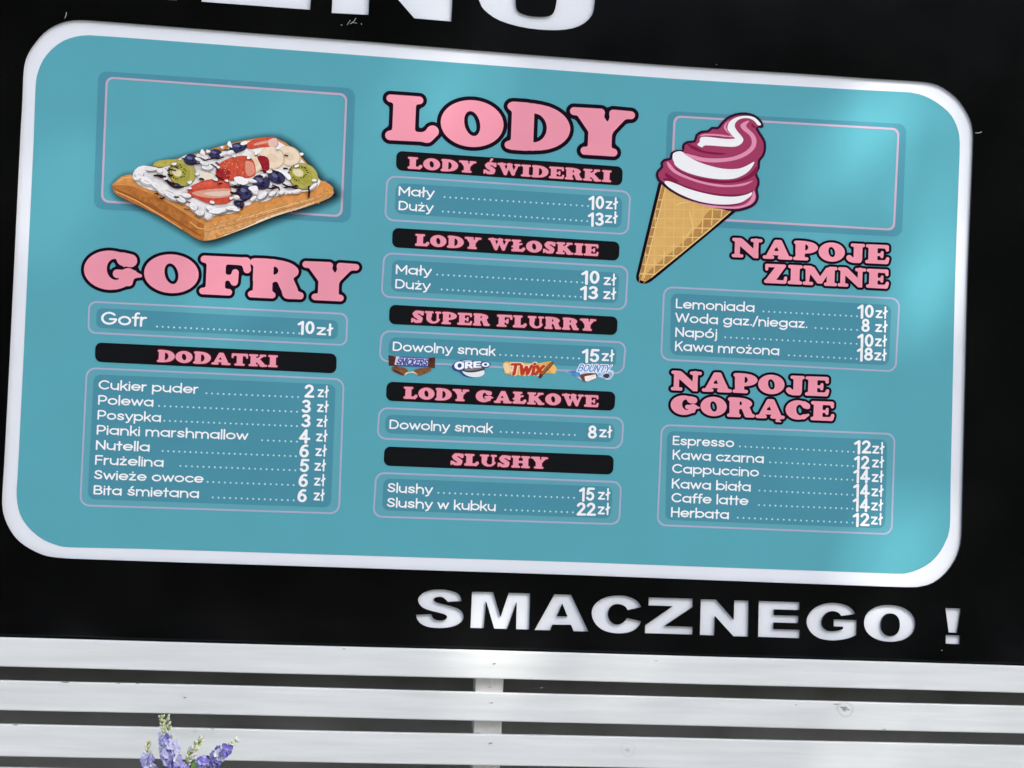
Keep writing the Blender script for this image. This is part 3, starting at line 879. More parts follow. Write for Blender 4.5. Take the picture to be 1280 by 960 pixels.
# right column
price_box([(829, 357.6), (1125.5, 372.3), (1120.5, 465.4), (825, 450.6)], [(838.7, 366.5), (1114, 381.3), (1111, 456.6), (837.5, 443.4)], 'lilac framed box round the cold drink prices', 0.02)
price_box([(826, 530), (1119.5, 541.4), (1115.5, 669), (820.5, 657.5)], [(834, 538.6), (1109, 549.8), (1106, 660.5), (831.5, 649.8)], 'lilac framed box round the six hot drink prices', 0.02)
RIGHT = [('Lemoniada', 844.5, 385, 943, 389.8, 954.2, 389.3, 1071, 395.3, '10', 1071.6, 1092, 397.3, 1094.3, 1108.3, 397.3),
         ('Woda gaz./niegaz.', 844.1, 402.7, 1009.2, 410, 1019.3, 410, 1071.3, 412.5, '8', 1076.3, 1086.8, 415, 1093.8, 1108.2, 414.6),
         ('Napój', 843.8, 420.4, 896.1, 422.8, 906.4, 421.6, 1070.6, 429.8, '10', 1071.6, 1091.7, 433.9, 1093.6, 1107.5, 432.5),
         ('Kawa mrożona', 843.5, 438, 973.9, 443.8, 985.9, 444.1, 1070.6, 448.6, '18', 1071, 1091, 450.8, 1092.7, 1107.2, 450),
         ('Espresso', 840.7, 556, 917.2, 559, 924.6, 558, 1067, 564.9, '12', 1067.6, 1088.4, 566.8, 1090.2, 1104.3, 566.6),
         ('Kawa czarna', 840.5, 573.8, 954.6, 578.6, 962.6, 577.8, 1066.3, 582.7, '12', 1067.4, 1086.4, 586.2, 1090, 1103.9, 583.9),
         ('Cappuccino', 840, 591, 948.2, 595.6, 955.5, 594.7, 1065.6, 599.9, '14', 1066.6, 1086.6, 602.8, 1089.5, 1103.3, 602),
         ('Kawa biała', 839.5, 609.9, 938.3, 614, 949.2, 613.2, 1065.6, 618.6, '14', 1066.4, 1086.2, 621.1, 1089.1, 1103.2, 620),
         ('Caffe latte', 839.1, 627.4, 934.9, 631.4, 948.5, 631.3, 1065.6, 635.9, '14', 1065.8, 1086.2, 638.5, 1088.8, 1102.6, 637.6),
         ('Herbata', 838.5, 645.6, 911, 648.6, 922.1, 647.1, 1065.6, 653.3, '12', 1065.8, 1086.4, 657.6, 1088.6, 1102.2, 655.2)]
SPEC = {('Mały', 0): 'item name Mały under LODY ŚWIDERKI', ('Duży', 0): 'item name Duży under LODY ŚWIDERKI', ('Mały', 1): 'item name Mały under LODY WŁOSKIE',
        ('Duży', 1): 'item name Duży under LODY WŁOSKIE', ('Nutella', 0): 'item name between Pianki marshmallow and Frużelina'}
seen_words = {}
for rows in (LEFT, MID, RIGHT):
    for (wd, x0, y0, x1, y1, lx0, ly0, lx1, ly1, num, nx0, nx1, ny, zx0, zx1, zy) in rows:
        k = seen_words.get(wd, 0)
        seen_words[wd] = k + 1
        sl = 0.03
        price_line(wd, (x0, y0), (x1, y1), 11.2, (lx0, ly0), (lx1, ly1), num, (nx0, ny - .2), (nx1, ny + .3), 16.8, (zx0, zy), (zx1, zy + .4), SPEC.get((wd, k)))


# big headings, letter by letter as measured
def headline(letters, outline, label):
    p = Print()
    for ch, x0, y0, x1, y1, h in letters:
        p.slab_text(ch, (x0, y0), (x1, y1), h, 3, outline, INK)
    return tag(p.build('heading', menu), label)


headline([('L', 480.8, 174.6, 548.2, 179.2, 57), ('O', 549.6, 181.4, 628.2, 186.2, 58.8), ('D', 630.4, 185.8, 711.5, 191, 58.5), ('Y', 710, 192.2, 792, 197.2, 59)], 0.082, 'largest pink heading LODY with thick black outline')
headline([('G', 103.8, 360.6, 176.6, 364.4, 49.2), ('O', 179, 364.6, 247.2, 368.2, 48.6), ('F', 248.8, 367.6, 311.8, 370.8, 48.6), ('R', 309.6, 371.6, 379.6, 374.8, 48.8), ('Y', 375.8, 374.4, 447.4, 377.8, 48.6)], 0.078,
         'wide pink heading GOFRY with black outline')


def two_lines(a, b, label):
    p = Print()
    for s, x0, y0, x1, y1, h in (a, b):
        p.slab_text(s, (x0, y0), (x1, y1), h, 3, 0.125, INK, 0.03)
    return tag(p.build('heading', menu), label)


two_lines(('NAPOJE', 914.4, 321.4, 1111.4, 330.4, 24.2), ('ZIMNE', 954.6, 353.6, 1110.8, 361, 24.2), 'two-line pink heading NAPOJE ZIMNE')
two_lines(('NAPOJE', 838.3, 487.8, 1036.2, 495.6, 24.6), ('GORĄCE', 837.8, 518, 1042.6, 526.4, 24.4), 'two-line pink heading NAPOJE GORĄCE')


# picture frames
def picture_frame(outer, inner, label):
    p = Print()
    o_, i_ = round_quad(outer, 0.018), round_quad(inner, 0.015)
    p.loops([o_, i_], FRAME, 1)
    p.loops([i_, round_quad(inset_quad(inner, 2.7), 0.012)], RINGP, 2)
    return tag(p.build('picture_frame', menu), label)


picture_frame([(122.8, 88.6), (444.2, 110.6), (438, 278.7), (117, 261)], [(132.2, 95.6), (434.3, 117), (428, 271.6), (126, 253)], 'empty frame behind the waffle picture')
picture_frame([(834.5, 138.8), (1133, 155.2), (1127.5, 296), (828.5, 281)], [(842, 144.2), (1124.5, 160.3), (1118.5, 288.6), (836, 272.5)], 'empty frame behind the ice cream picture')


# ---------------------------------------------------------------- pictures printed on the sheet
class Art(Print):
    """draws shapes traced in an enlarged detail: origin ox, oy (photo), enlargement s"""
    def __init__(self, ox, oy, s, base=3):
        super().__init__()
        self.o = (ox, oy, s)
        self.base = base
        self.k = 0
        self.jit = 0.0000008

    def up(self):
        self.k += 1
        return self.base + self.k * 0.05

    def m(self, pts):
        ox, oy, s = self.o
        return [bd(ox + x / s, oy + y / s, Y_PRINT) for x, y in pts]

    def fill(self, pts, col, smooth=True, n=3, corners=(), var=0.0, step=None, col2=None, axis=None):
        pts = catmull(pts, n, corners) if smooth else [np.array(q, float) for q in pts]
        if step:
            A = np.array(pts)
            gx, gy = np.meshgrid(np.arange(A[:, 0].min(), A[:, 0].max(), step), np.arange(A[:, 1].min(), A[:, 1].max(), step))
            G = np.stack([gx.ravel(), gy.ravel()], 1) + rng.uniform(-.35, .35, (gx.size, 2)) * step
            G = G[evenodd(G, [pts])]
            V, T = fill_loops([pts], G)
        else:
            V, T = fill_loops([pts])
        c = np.tile(np.array(col, float), (len(V), 1))
        if col2 is not None:
            (ax, ay), (bx, by) = axis
            t = np.clip(((V[:, 0] - ax) * (bx - ax) + (V[:, 1] - ay) * (by - ay)) / ((bx - ax) ** 2 + (by - ay) ** 2), 0, 1)[:, None]
            c = c * (1 - t) + np.array(col2) * t
        if var:
            c *= 1 + rng.uniform(-var, var, (len(V), 1))
        W = np.array(self.m(V))
        self.add(W, T, c, self.up(), False)

    def line(self, pts, wd, col, taper=True):
        P_ = [np.array(q, float) for q in pts]
        L_, R2 = [], []
        for i, q in enumerate(P_):
            d = P_[min(i + 1, len(P_) - 1)] - P_[max(i - 1, 0)]
            n = np.array([-d[1], d[0]]) / max(np.hypot(*d), 1e-9)
            ww = wd * (0.45 + 0.55 * math.sin(math.pi * (i + .5) / len(P_))) if taper else wd
            L_.append(q + n * ww / 2)
            R2.append(q - n * ww / 2)
        V = np.array(self.m(L_ + R2))
        k = len(P_)
        T = []
        for i in range(k - 1):
            T += [(i, i + 1, k + i + 1), (i, k + i + 1, k + i)]
        self.add(V, T, col, self.up(), False)

    def halo(self, pts, wd, strength, n=9):
        """soft printed shadow: dark ink thinning out over the width wd, from wd/2 inside the outline"""
        Ap = np.array(catmull(pts, 3))
        t = np.roll(Ap, -2, 0) - np.roll(Ap, 2, 0)
        nn = np.stack([t[:, 1], -t[:, 0]], 1) / (np.hypot(t[:, 0], t[:, 1])[:, None] + 1e-9)
        if ((Ap - Ap.mean(0)) * nn).sum() < 0:
            nn = -nn
        N = len(Ap)
        rings = [Ap + nn * wd * (k / (n - 1) - .35) for k in range(n)]
        al = [strength * (1 - (k / (n - 1))) ** 1.25 for k in range(n)]
        V = np.array(self.m(np.vstack(rings)))
        c = np.vstack([np.tile((.004, .010, .014, a_), (N, 1)) for a_ in al])
        T = [q for r_ in range(n - 1) for i_ in range(N) for q in ((r_ * N + i_, r_ * N + (i_ + 1) % N, (r_ + 1) * N + (i_ + 1) % N), (r_ * N + i_, (r_ + 1) * N + (i_ + 1) % N, (r_ + 1) * N + i_))]
        self.add(V, T, c, self.up(), False)


# waffle
A = Art(120, 160, 4.0)
sil = [(80, 285), (130, 242), (185, 236), (300, 180), (420, 150), (560, 110), (720, 66), (900, 50), (1030, 148), (1115, 255), (1150, 268), (1190, 320), (1165, 350), (1060, 392), (900, 440), (750, 500), (600, 555),
       (540, 564), (500, 552), (420, 502), (300, 432), (180, 372), (98, 330)]
DK = (0.004, 0.012, 0.020)
# the printed drop shadow, right and below the waffle, and the thin dark rim along its top
A.halo([(q[0] + 18, q[1] + 8) for q in sil], 62, 1.0)
A.fill(sil, (0.60, 0.27, 0.085), True, 3, (0, 11, 17), .12, 16)
A.fill([(80, 287), (100, 330), (180, 372), (300, 432), (420, 502), (500, 552), (540, 563), (545, 478), (430, 410), (300, 335), (180, 290), (110, 285)], (0.43, 0.155, 0.036), True, 3, (0, 6, 7), .25, 13)
A.fill([(540, 482), (620, 470), (760, 425), (900, 388), (1060, 345), (1180, 312), (1190, 324), (1165, 350), (1060, 392), (900, 440), (750, 500), (600, 555), (540, 563)], (0.60, 0.30, 0.105), True, 3, (0, 5, 6, 12), .26, 11)
A.fill([(80, 286), (130, 243), (185, 236), (230, 290), (330, 335), (430, 380), (500, 430), (560, 458), (700, 420), (960, 330), (1110, 282), (1150, 270), (1186, 316), (1060, 350), (900, 392), (760, 428), (620, 472), (545, 484),
        (430, 415), (300, 340), (170, 290)], (0.64, 0.275, 0.075), True, 3, (0, 14, 19), .16, 14)
for q, wd_, c_ in (([(96, 306), (170, 338), (260, 385), (340, 428), (430, 482), (525, 540)], 12, (0.30, 0.095, 0.02)), ([(100, 318), (200, 362), (330, 440), (430, 505)], 5, (0.80, 0.45, 0.16)),
                   ([(250, 372), (300, 396), (350, 440)], 9, (0.33, 0.10, 0.02)), ([(548, 520), (700, 480), (860, 430), (1000, 390), (1100, 360)], 5, (0.45, 0.20, 0.06)),
                   ([(640, 535), (760, 490), (860, 448), (960, 416)], 11, (0.78, 0.66, 0.46)), ([(600, 545), (680, 520), (800, 470)], 5, (0.40, 0.17, 0.05)), ([(930, 425), (1020, 400), (1090, 372)], 7, (0.72, 0.60, 0.42)),
                   ([(110, 268), (140, 250), (180, 244)], 5, (0.80, 0.48, 0.16)), ([(470, 470), (510, 500), (540, 505)], 6, (0.80, 0.42, 0.13)), ([(700, 462), (900, 404), (1090, 352)], 4, (0.82, 0.50, 0.22))):
    A.line(q, wd_, c_)
for _ in range(70):
    t = random.random()
    x, y = 560 + 600 * t, 500 - 165 * t + random.uniform(-20, 34)
    A.fill(ellipse_pts(x, y, random.uniform(2, 5), random.uniform(1.5, 3), -15, 6), random.choice([(0.42, 0.19, 0.06), (0.85, 0.56, 0.27), (0.36, 0.14, 0.04)]), False)
CREAM, CSH = (0.84, 0.82, 0.79), (0.62, 0.61, 0.60)
A.fill([(183, 250), (195, 208), (235, 188), (290, 196), (330, 200), (420, 152), (450, 135), (515, 138), (530, 104), (548, 136), (600, 120), (655, 112), (668, 66), (682, 100), (720, 74), (760, 66), (900, 60), (1020, 150), (1110, 250),
        (1118, 275), (1075, 308), (1000, 325), (960, 330), (905, 340), (880, 352), (830, 372), (790, 360), (770, 385), (720, 395), (716, 420), (640, 432), (590, 440), (560, 456), (520, 446), (490, 425), (465, 395), (430, 378),
        (360, 360), (335, 338), (318, 318), (270, 310), (215, 284)], CREAM, True, 2, (), .07, 18)
for q in ([(230, 220), (290, 235), (330, 262), (290, 275), (240, 255)], [(345, 310), (400, 330), (450, 345), (400, 360), (350, 345)], [(480, 390), (540, 400), (575, 430), (530, 440), (490, 415)], [(600, 395), (680, 385), (705, 405), (640, 425)],
          [(820, 330), (880, 310), (900, 335), (840, 360)], [(450, 180), (520, 170), (560, 200), (500, 210)], [(640, 120), (700, 115), (720, 130), (660, 140)], [(510, 240), (570, 220), (600, 250), (540, 265)],
          [(740, 280), (790, 275), (800, 310), (760, 310)], [(950, 285), (1000, 280), (1000, 310), (955, 312)]):
    A.fill(q, tuple(np.array(CSH) * random.uniform(.8, 1.25)), True, 3, (), .1)
for _ in range(46):
    x = random.uniform(210, 1000)
    y = 250 + (random.random() - .5) * 230 - (x - 560) * 0.14
    if evenodd(np.array([[x, y]]), [catmull([(200, 250), (420, 165), (900, 70), (1080, 240), (720, 390), (560, 440), (300, 290)], 3)])[0]:
        A.fill(ellipse_pts(x, y, random.uniform(7, 20), random.uniform(3, 9), random.uniform(-40, 40), 9), random.choice([(0.88, 0.87, 0.85), (0.60, 0.58, 0.57), (0.72, 0.68, 0.64), (0.86, 0.84, 0.80)]))

for _ in range(34):
    x = random.uniform(250, 1060)
    y = 250 + (random.random() - .5) * 240 - (x - 560) * 0.14
    if evenodd(np.array([[x, y]]), [catmull([(230, 260), (420, 165), (900, 80), (1080, 250), (720, 390), (560, 430), (320, 310)], 3)])[0]:
        a_ = random.uniform(-.6, 2.6)
        l_ = random.uniform(10, 26)
        A.line([(x - l_ * math.cos(a_), y - l_ * .5 * math.sin(a_)), (x + random.uniform(-5, 5), y + random.uniform(-4, 6)), (x + l_ * math.cos(a_ + .5), y + l_ * .5 * math.sin(a_ + .5))], random.uniform(4, 10), random.choice([(0.030, 0.012, 0.014), (0.06, 0.03, 0.03), (0.03, 0.025, 0.05)]))
        A.fill(ellipse_pts(x + random.uniform(-14, 14), y - random.uniform(6, 14), random.uniform(8, 17), random.uniform(4, 8), random.uniform(-40, 40), 9), (0.88, 0.87, 0.85), False)


def banana(cx, cy, rx, ry, rot):
    A.fill(ellipse_pts(cx, cy, rx, ry, rot, 18), (0.62, 0.46, 0.24), False)
    A.fill(ellipse_pts(cx - 3, cy - 2, rx * .93, ry * .9, rot, 18), (0.80, 0.66, 0.50), False, 3, (), .05, 14)
    A.fill(ellipse_pts(cx, cy, rx * .45, ry * .4, rot, 12), (0.74, 0.58, 0.40), False)


banana(965, 142, 62, 50, 25)
banana(880, 150, 66, 58, 20)
banana(795, 175, 42, 52, 0)
A.fill([(750, 85), (780, 62), (840, 48), (890, 46), (908, 66), (905, 92), (830, 97), (765, 106)], (0.56, 0.085, 0.045), True, 3, (), .25, 9)
A.line([(790, 84), (840, 72), (890, 66)], 14, (0.72, 0.33, 0.24))
A.fill([(862, 62), (900, 52), (906, 88), (868, 94)], (0.74, 0.50, 0.42))
A.fill([(806, 142), (858, 148), (866, 205), (840, 228), (825, 190)], (0.26, 0.014, 0.022), True, 3, (), .3, 9)


def kiwi(cx, cy, rx, ry, rot, dx, dy):
    A.fill(ellipse_pts(cx, cy, rx, ry, rot, 24), (0.20, 0.16, 0.03), False)
    A.fill(ellipse_pts(cx + 1, cy - 2, rx * .96, ry * .95, rot, 24), (0.43, 0.39, 0.10), False, 3, (), .15, 9)
    A.fill(ellipse_pts(cx + dx * .4, cy + dy * .4, rx * .74, ry * .70, rot, 20), (0.36, 0.34, 0.055), False, 3, (), .2, 8)
    for i in range(22):
        a_ = 2 * math.pi * i / 22
        x, y = cx + dx + rx * .50 * math.cos(a_) * random.uniform(.8, 1.2), cy + dy + ry * .46 * math.sin(a_) * random.uniform(.8, 1.2)
        A.line([(x, y), (x + 9 * math.cos(a_), y + 8 * math.sin(a_))], 5, (0.03, 0.025, 0.008), False)
    A.fill(ellipse_pts(cx + dx, cy + dy, rx * .38, ry * .30, rot, 14), (0.72, 0.64, 0.38), False, 3, (), .08, 8)


A.fill([(285, 185), (310, 165), (370, 158), (420, 162), (360, 190), (310, 195)], (0.46, 0.40, 0.09), True, 3, (), .15, 9)
kiwi(432, 228, 70, 66, 35, -28, -6)
kiwi(1035, 243, 78, 66, 25, -26, -20)
A.fill([(1000, 318), (1075, 306), (1117, 270), (1110, 290), (1075, 315)], (0.85, 0.85, 0.80))
A.fill([(505, 215), (560, 222), (605, 250), (560, 262), (512, 258)], (0.82, 0.74, 0.60), True, 3, (), .05, 12)
A.fill([(598, 228), (612, 185), (650, 158), (700, 143), (755, 141), (788, 168), (798, 228), (765, 250), (690, 264), (630, 256)], (0.58, 0.085, 0.045), True, 3, (), .25, 9)
A.fill([(598, 228), (625, 205), (668, 215), (665, 258), (630, 256)], (0.33, 0.022, 0.025), True, 3, (), .2, 9)
A.fill([(750, 165), (785, 178), (792, 225), (760, 240), (745, 205)], (0.68, 0.28, 0.19), True, 3, (), .1, 9)
for _ in range(24):
    A.fill(ellipse_pts(random.uniform(640, 745), random.uniform(160, 245), 3, 2.2, 0, 6), (0.78, 0.35, 0.16), False)
A.fill([(458, 322), (488, 285), (555, 260), (640, 254), (668, 275), (674, 368), (590, 383), (520, 362)], (0.60, 0.075, 0.045), True, 3, (), .2, 10)
A.fill([(478, 325), (560, 308), (668, 305), (670, 340), (600, 352), (530, 345)], (0.68, 0.34, 0.24), True, 3, (), .1, 10)
A.fill([(540, 325), (665, 316), (666, 334), (590, 342)], (0.76, 0.56, 0.44))
A.fill([(470, 308), (530, 274), (640, 262), (655, 280), (560, 292)], (0.66, 0.11, 0.06), True, 3, (), .2, 9)
SAU = (0.026, 0.010, 0.014)
for q, wd_ in (([(288, 238), (330, 240), (352, 262), (372, 284), (430, 296)], 14), ([(555, 192), (580, 184), (602, 200), (610, 222)], 7), ([(668, 292), (700, 300), (720, 290), (742, 262)], 9), ([(876, 212), (930, 226), (955, 240), (972, 262)], 9),
               ([(1065, 300), (1064, 326), (1062, 350)], 9), ([(938, 300), (970, 294), (1005, 306), (1000, 322)], 9), ([(415, 378), (445, 366), (472, 374)], 7), ([(690, 366), (720, 378), (726, 402)], 13), ([(670, 322), (700, 330), (720, 350)], 12),
               ([(776, 350), (800, 340), (806, 326)], 9), ([(440, 405), (465, 410)], 5), ([(880, 285), (912, 298), (920, 318)], 8), ([(428, 152), (450, 160), (480, 150)], 9), ([(520, 170), (560, 158), (600, 150)], 7), ([(640, 110), (665, 112), (690, 100)], 7),
               ([(355, 215), (372, 208), (400, 214)], 8), ([(700, 262), (716, 278)], 8), ([(1058, 296), (1085, 290), (1096, 302)], 9)):
    A.line(q, wd_, SAU)


def berry(cx, cy, rx, ry, rot=0):
    A.fill(ellipse_pts(cx, cy, rx * 1.08, ry * 1.1, rot, 16), (0.012, 0.010, 0.022), False)
    A.fill(ellipse_pts(cx, cy, rx, ry, rot, 18), (0.035, 0.035, 0.095), False, 3, (), .5, 7)
    A.fill(ellipse_pts(cx - rx * .2, cy - ry * .35, rx * .45, ry * .3, rot + 15, 10), (0.13, 0.14, 0.27), False, 3, (), .3, 6)
    A.fill(ellipse_pts(cx + rx * .25, cy + ry * .1, rx * .22, ry * .22, rot, 8), (0.012, 0.010, 0.03), False)


for b_ in ((474, 160, 32, 26), (595, 130, 32, 21), (710, 98, 42, 22, -10), (742, 324, 40, 34), (825, 272, 42, 34, 15), (902, 248, 42, 28, 20), (715, 380, 26, 16, 15), (400, 290, 22, 13, 10)):
    berry(*b_)
for (x, y, rx, ry, ro) in ((215, 228, 30, 20, -10), (248, 262, 34, 18, 15), (205, 252, 20, 12, 0), (300, 288, 26, 14, 30), (330, 315, 28, 15, 20), (372, 338, 32, 17, 25), (422, 356, 26, 14, 10), (452, 338, 22, 12, 0), (486, 392, 26, 15, 25), (518, 424, 32, 18, 25),
                          (560, 436, 26, 14, -20), (575, 402, 30, 13, 10), (625, 412, 30, 14, -12), (676, 400, 26, 13, -10), (700, 410, 16, 9, 0), (786, 352, 24, 13, -15), (832, 338, 34, 20, -15), (882, 328, 26, 16, -10), (925, 322, 18, 10, -10), (556, 196, 24, 12, -20), (512, 158, 24, 12, 0),
                          (540, 176, 20, 10, 20), (640, 128, 22, 10, -10), (672, 122, 18, 9, 10), (1000, 316, 22, 9, -10), (968, 322, 16, 8, 0), (1085, 292, 22, 9, -25), (716, 262, 20, 10, 20), (770, 262, 26, 12, 10), (690, 276, 14, 8, 0), (280, 206, 24, 12, 10), (318, 214, 18, 9, 0), (700, 345, 14, 9, 0), (790, 312, 18, 12, 30)):
    rx, ry, ro = rx * random.uniform(.75, 1.3), ry * random.uniform(.75, 1.35), ro + random.uniform(-25, 25)
    A.fill(ellipse_pts(x + 3, y + ry * .45, rx * 1.02, ry, ro, 12), random.choice([(.36, .33, .32), (.50, .47, .45), (.22, .18, .17)]), False)
    A.fill(ellipse_pts(x, y, rx * .96, ry * .82, ro, 12), tuple(np.array((.86, .85, .83)) * random.uniform(.94, 1.02)), False, 3, (), .04, 9)
    A.fill(ellipse_pts(x + rx * .15, y + ry * .3, rx * .5, ry * .22, ro, 9), (.70, .68, .67), False)
for (x, y, r0) in ((600, 258, 13), (466, 302, 12), (652, 264, 12), (506, 232, 14), (762, 150, 12), (866, 218, 14), (948, 218, 13), (392, 182, 14), (346, 252, 13), (1004, 192, 12), (832, 238, 12), (612, 196, 10), (690, 142, 10), (470, 272, 13), (800, 128, 11), (905, 104, 9), (560, 118, 12), (630, 96, 10), (1088, 262, 12), (580, 372, 14), (676, 352, 12)):
    pts_ = [(x + r0 * random.uniform(.6, 1.4) * math.cos(k * 1.05), y + r0 * .6 * random.uniform(.5, 1.5) * math.sin(k * 1.05)) for k in range(6)]
    A.fill([(px_ + 2, py_ + 5) for px_, py_ in pts_], random.choice([(.10, .06, .06), (.30, .26, .25), (.05, .03, .035)]), True, 2)
    A.fill(pts_, tuple(np.array((.86, .85, .83)) * random.uniform(.92, 1.02)), True, 2)
for _ in range(16):
    x = random.uniform(280, 1040)
    y = 262 + (random.random() - .5) * 190 - (x - 560) * 0.15
    A.line([(x, y), (x + random.uniform(6, 14), y + random.uniform(-3, 7)), (x + random.uniform(16, 30), y + random.uniform(-5, 12))], random.uniform(7, 12), SAU)
for q, wd_ in (([(690, 290), (720, 300), (716, 318)], 12), ([(676, 330), (700, 326), (726, 338)], 12), ([(700, 372), (740, 366), (770, 352)], 10), ([(850, 300), (880, 306), (905, 300)], 9), ([(930, 280), (960, 296), (1000, 294)], 10),
               ([(300, 236), (325, 246), (350, 244)], 13), ([(345, 262), (372, 276), (395, 282)], 13), ([(375, 292), (410, 300), (440, 296)], 10), ([(468, 176), (500, 182), (520, 178)], 8), ([(575, 150), (610, 156), (640, 146)], 8),
               ([(1060, 296), (1066, 322), (1063, 352)], 9), ([(720, 388), (732, 398), (728, 412)], 9), ([(596, 236), (610, 250), (640, 262)], 9)):
    A.line(q, wd_, SAU)
for q in ([(655, 85), (668, 66), (680, 100)], [(520, 128), (530, 106), (545, 132)], [(720, 80), (745, 66), (758, 76), (735, 88)], [(560, 420), (600, 400), (640, 410), (610, 430)], [(690, 248), (730, 246), (760, 270), (740, 285), (700, 275)],
          [(760, 300), (800, 290), (808, 315), (780, 318)], [(880, 205), (935, 215), (972, 240), (965, 262), (925, 225)]):
    A.fill(q, (0.88, 0.87, 0.86))
tag(A.build('waffle_picture', menu, M_INK), 'printed picture of a waffle topped with cream, kiwi, strawberries and blueberries')

# ice cream cone
C = Art(780, 130, 4.173)
C.fill([(180, 410), (120, 659), (72, 858), (64, 892), (64, 914), (76, 930), (104, 938), (134, 930), (170, 903), (300, 796), (480, 647), (590, 556), (480, 500), (300, 440)], INK, True, 2, (0, 11))
C.fill([(196, 418), (140, 646), (88, 860), (78, 892), (80, 908), (90, 920), (108, 924), (128, 916), (160, 890), (300, 774), (450, 648), (570, 548), (480, 500), (300, 450)], (0.70, 0.42, 0.13), True, 2, (0, 11), .05, 26)
C.fill([(196, 440), (214, 438), (198, 520), (158, 690), (118, 830), (92, 905), (80, 898)], (0.42, 0.22, 0.065), True, 2, (), .1, 14)
C.fill([(566, 552), (452, 550), (400, 620), (330, 700), (250, 770), (165, 840), (104, 900), (110, 922), (134, 911)], (0.46, 0.245, 0.07), True, 2, (), .1, 14)
LT = (0.80, 0.54, 0.21)


def cone_x(y):
    return 196 + (78 - 196) * (y - 418) / 480 + 3, 570 - (570 - 134) * (y - 548) / 364 - 3


FAINT = (0.745, 0.465, 0.160)
for pas in (0, 1):
    for y in range(500, 915, 48):
        xa, xb = cone_x(y)
        xb = min(560 if y < 548 else xb, 566)
        if pas == 0:
            C.line([(xa, y), ((xa + xb) / 2, y + 2), (xb, y + 4)], 5, FAINT, False)
        else:
            C.line([(xa, y), (min(xa + 26, xb), y + 1)], 6, LT, False)
            if y >= 548:
                C.line([(max(xb - 95, xa), y + 3), (xb, y + 4)], 6, LT, False)
    for x in range(110, 570, 50):
        ytop = 418 + max(0, (x - 196)) * 0.36 if x > 196 else 418 + (196 - x) * 480 / 118
        ybot = min(548 + (570 - x) * 364 / 436, 915)
        if pas == 0:
            C.line([(x + 4, ytop + 4), (x, (ytop + ybot) / 2), (x - 4, ybot - 6)], 5, FAINT, False)
        else:
            C.line([(x + 1, max(ytop + 4, ybot - 80)), (x - 4, ybot - 6)], 6, LT, False)
for q in ([(215, 436), (186, 560), (150, 700), (112, 850), (96, 905)], [(556, 560), (440, 660), (300, 775), (140, 905)], [(270, 530), (300, 515), (350, 510)], [(340, 560), (360, 640), (320, 700)]):
    C.line(q, 7, (0.80, 0.55, 0.22))
C.o = (820, 130, 7.111)
swirl = [(953, 206), (952, 180), (930, 138), (872, 94), (790, 74), (700, 84), (620, 122), (566, 178), (545, 203), (492, 203), (458, 232), (400, 238), (350, 272), (336, 322), (280, 328), (238, 352), (228, 390), (232, 408), (180, 408),
         (130, 433), (120, 478), (70, 488), (38, 525), (43, 555), (10, 588), (-4, 630), (12, 680), (40, 706), (120, 772), (250, 842), (400, 892), (550, 927), (690, 958), (780, 945), (860, 914), (902, 872), (914, 820), (904, 762), (919, 720),
         (919, 670), (898, 620), (922, 570), (926, 508), (954, 475), (976, 420), (976, 340), (944, 278), (905, 216), (930, 216)]
C.fill(swirl, (0.030, 0.006, 0.030), True, 2)
cen = np.array([520, 520])


def shrink(pts, d):
    A_ = np.array(catmull(pts, 2))
    t = np.roll(A_, -1, 0) - np.roll(A_, 1, 0)
    n = np.stack([t[:, 1], -t[:, 0]], 1) / (np.hypot(t[:, 0], t[:, 1])[:, None] + 1e-9)
    B_ = A_ - n * d
    if np.ptp(B_[:, 0]) > np.ptp(A_[:, 0]):
        B_ = A_ + n * d
    return [tuple(q) for q in B_]


C.fill(shrink(swirl, 23), (0.350, 0.046, 0.115), False)
MD, PK, WH = (0.21, 0.012, 0.055), (0.74, 0.28, 0.42), (0.85, 0.86, 0.85)
C.fill([(60, 660), (120, 668), (240, 720), (400, 772), (560, 800), (700, 805), (820, 790), (870, 760), (855, 790), (800, 812), (700, 828), (560, 822), (420, 798), (280, 758), (180, 716), (100, 690)], MD)
C.fill([(160, 560), (220, 600), (320, 640), (460, 668), (600, 682), (720, 672), (820, 630), (890, 560), (905, 560), (890, 620), (820, 668), (740, 692), (600, 706), (440, 690), (300, 652), (200, 608)], MD)
C.fill([(80, 612), (130, 640), (200, 690), (160, 690), (90, 650)], MD)
C.fill([(280, 352), (350, 380), (440, 420), (620, 440), (560, 452), (440, 440), (340, 410), (285, 372)], MD)
C.fill([(850, 170), (880, 200), (905, 205), (880, 215), (850, 200)], MD)
C.fill([(75, 690), (110, 686), (180, 710), (280, 752), (420, 792), (560, 818), (700, 824), (800, 806), (850, 785), (846, 812), (800, 850), (740, 880), (640, 893), (520, 890), (380, 866), (240, 815), (140, 760), (86, 716)], WH)
C.fill([(240, 834), (380, 882), (560, 908), (700, 912), (780, 895), (830, 860), (856, 805), (862, 770), (878, 790), (881, 840), (850, 885), (790, 915), (700, 931), (560, 926), (420, 902)], PK)
C.line([(140, 768), (250, 826), (400, 878), (540, 902), (660, 904), (760, 886)], 7, (0.12, 0.01, 0.05))
C.fill([(152, 440), (200, 420), (240, 430), (300, 475), (370, 512), (480, 550), (600, 576), (720, 577), (800, 552), (870, 514), (858, 552), (820, 600), (760, 640), (680, 666), (560, 669), (420, 650), (300, 618), (210, 578), (166, 540), (160, 520), (147, 488)], WH)
C.fill([(95, 512), (125, 532), (165, 580), (250, 630), (400, 686), (560, 716), (680, 720), (790, 702), (862, 680), (800, 718), (700, 736), (560, 736), (400, 706), (260, 660), (160, 612), (108, 560)], PK)
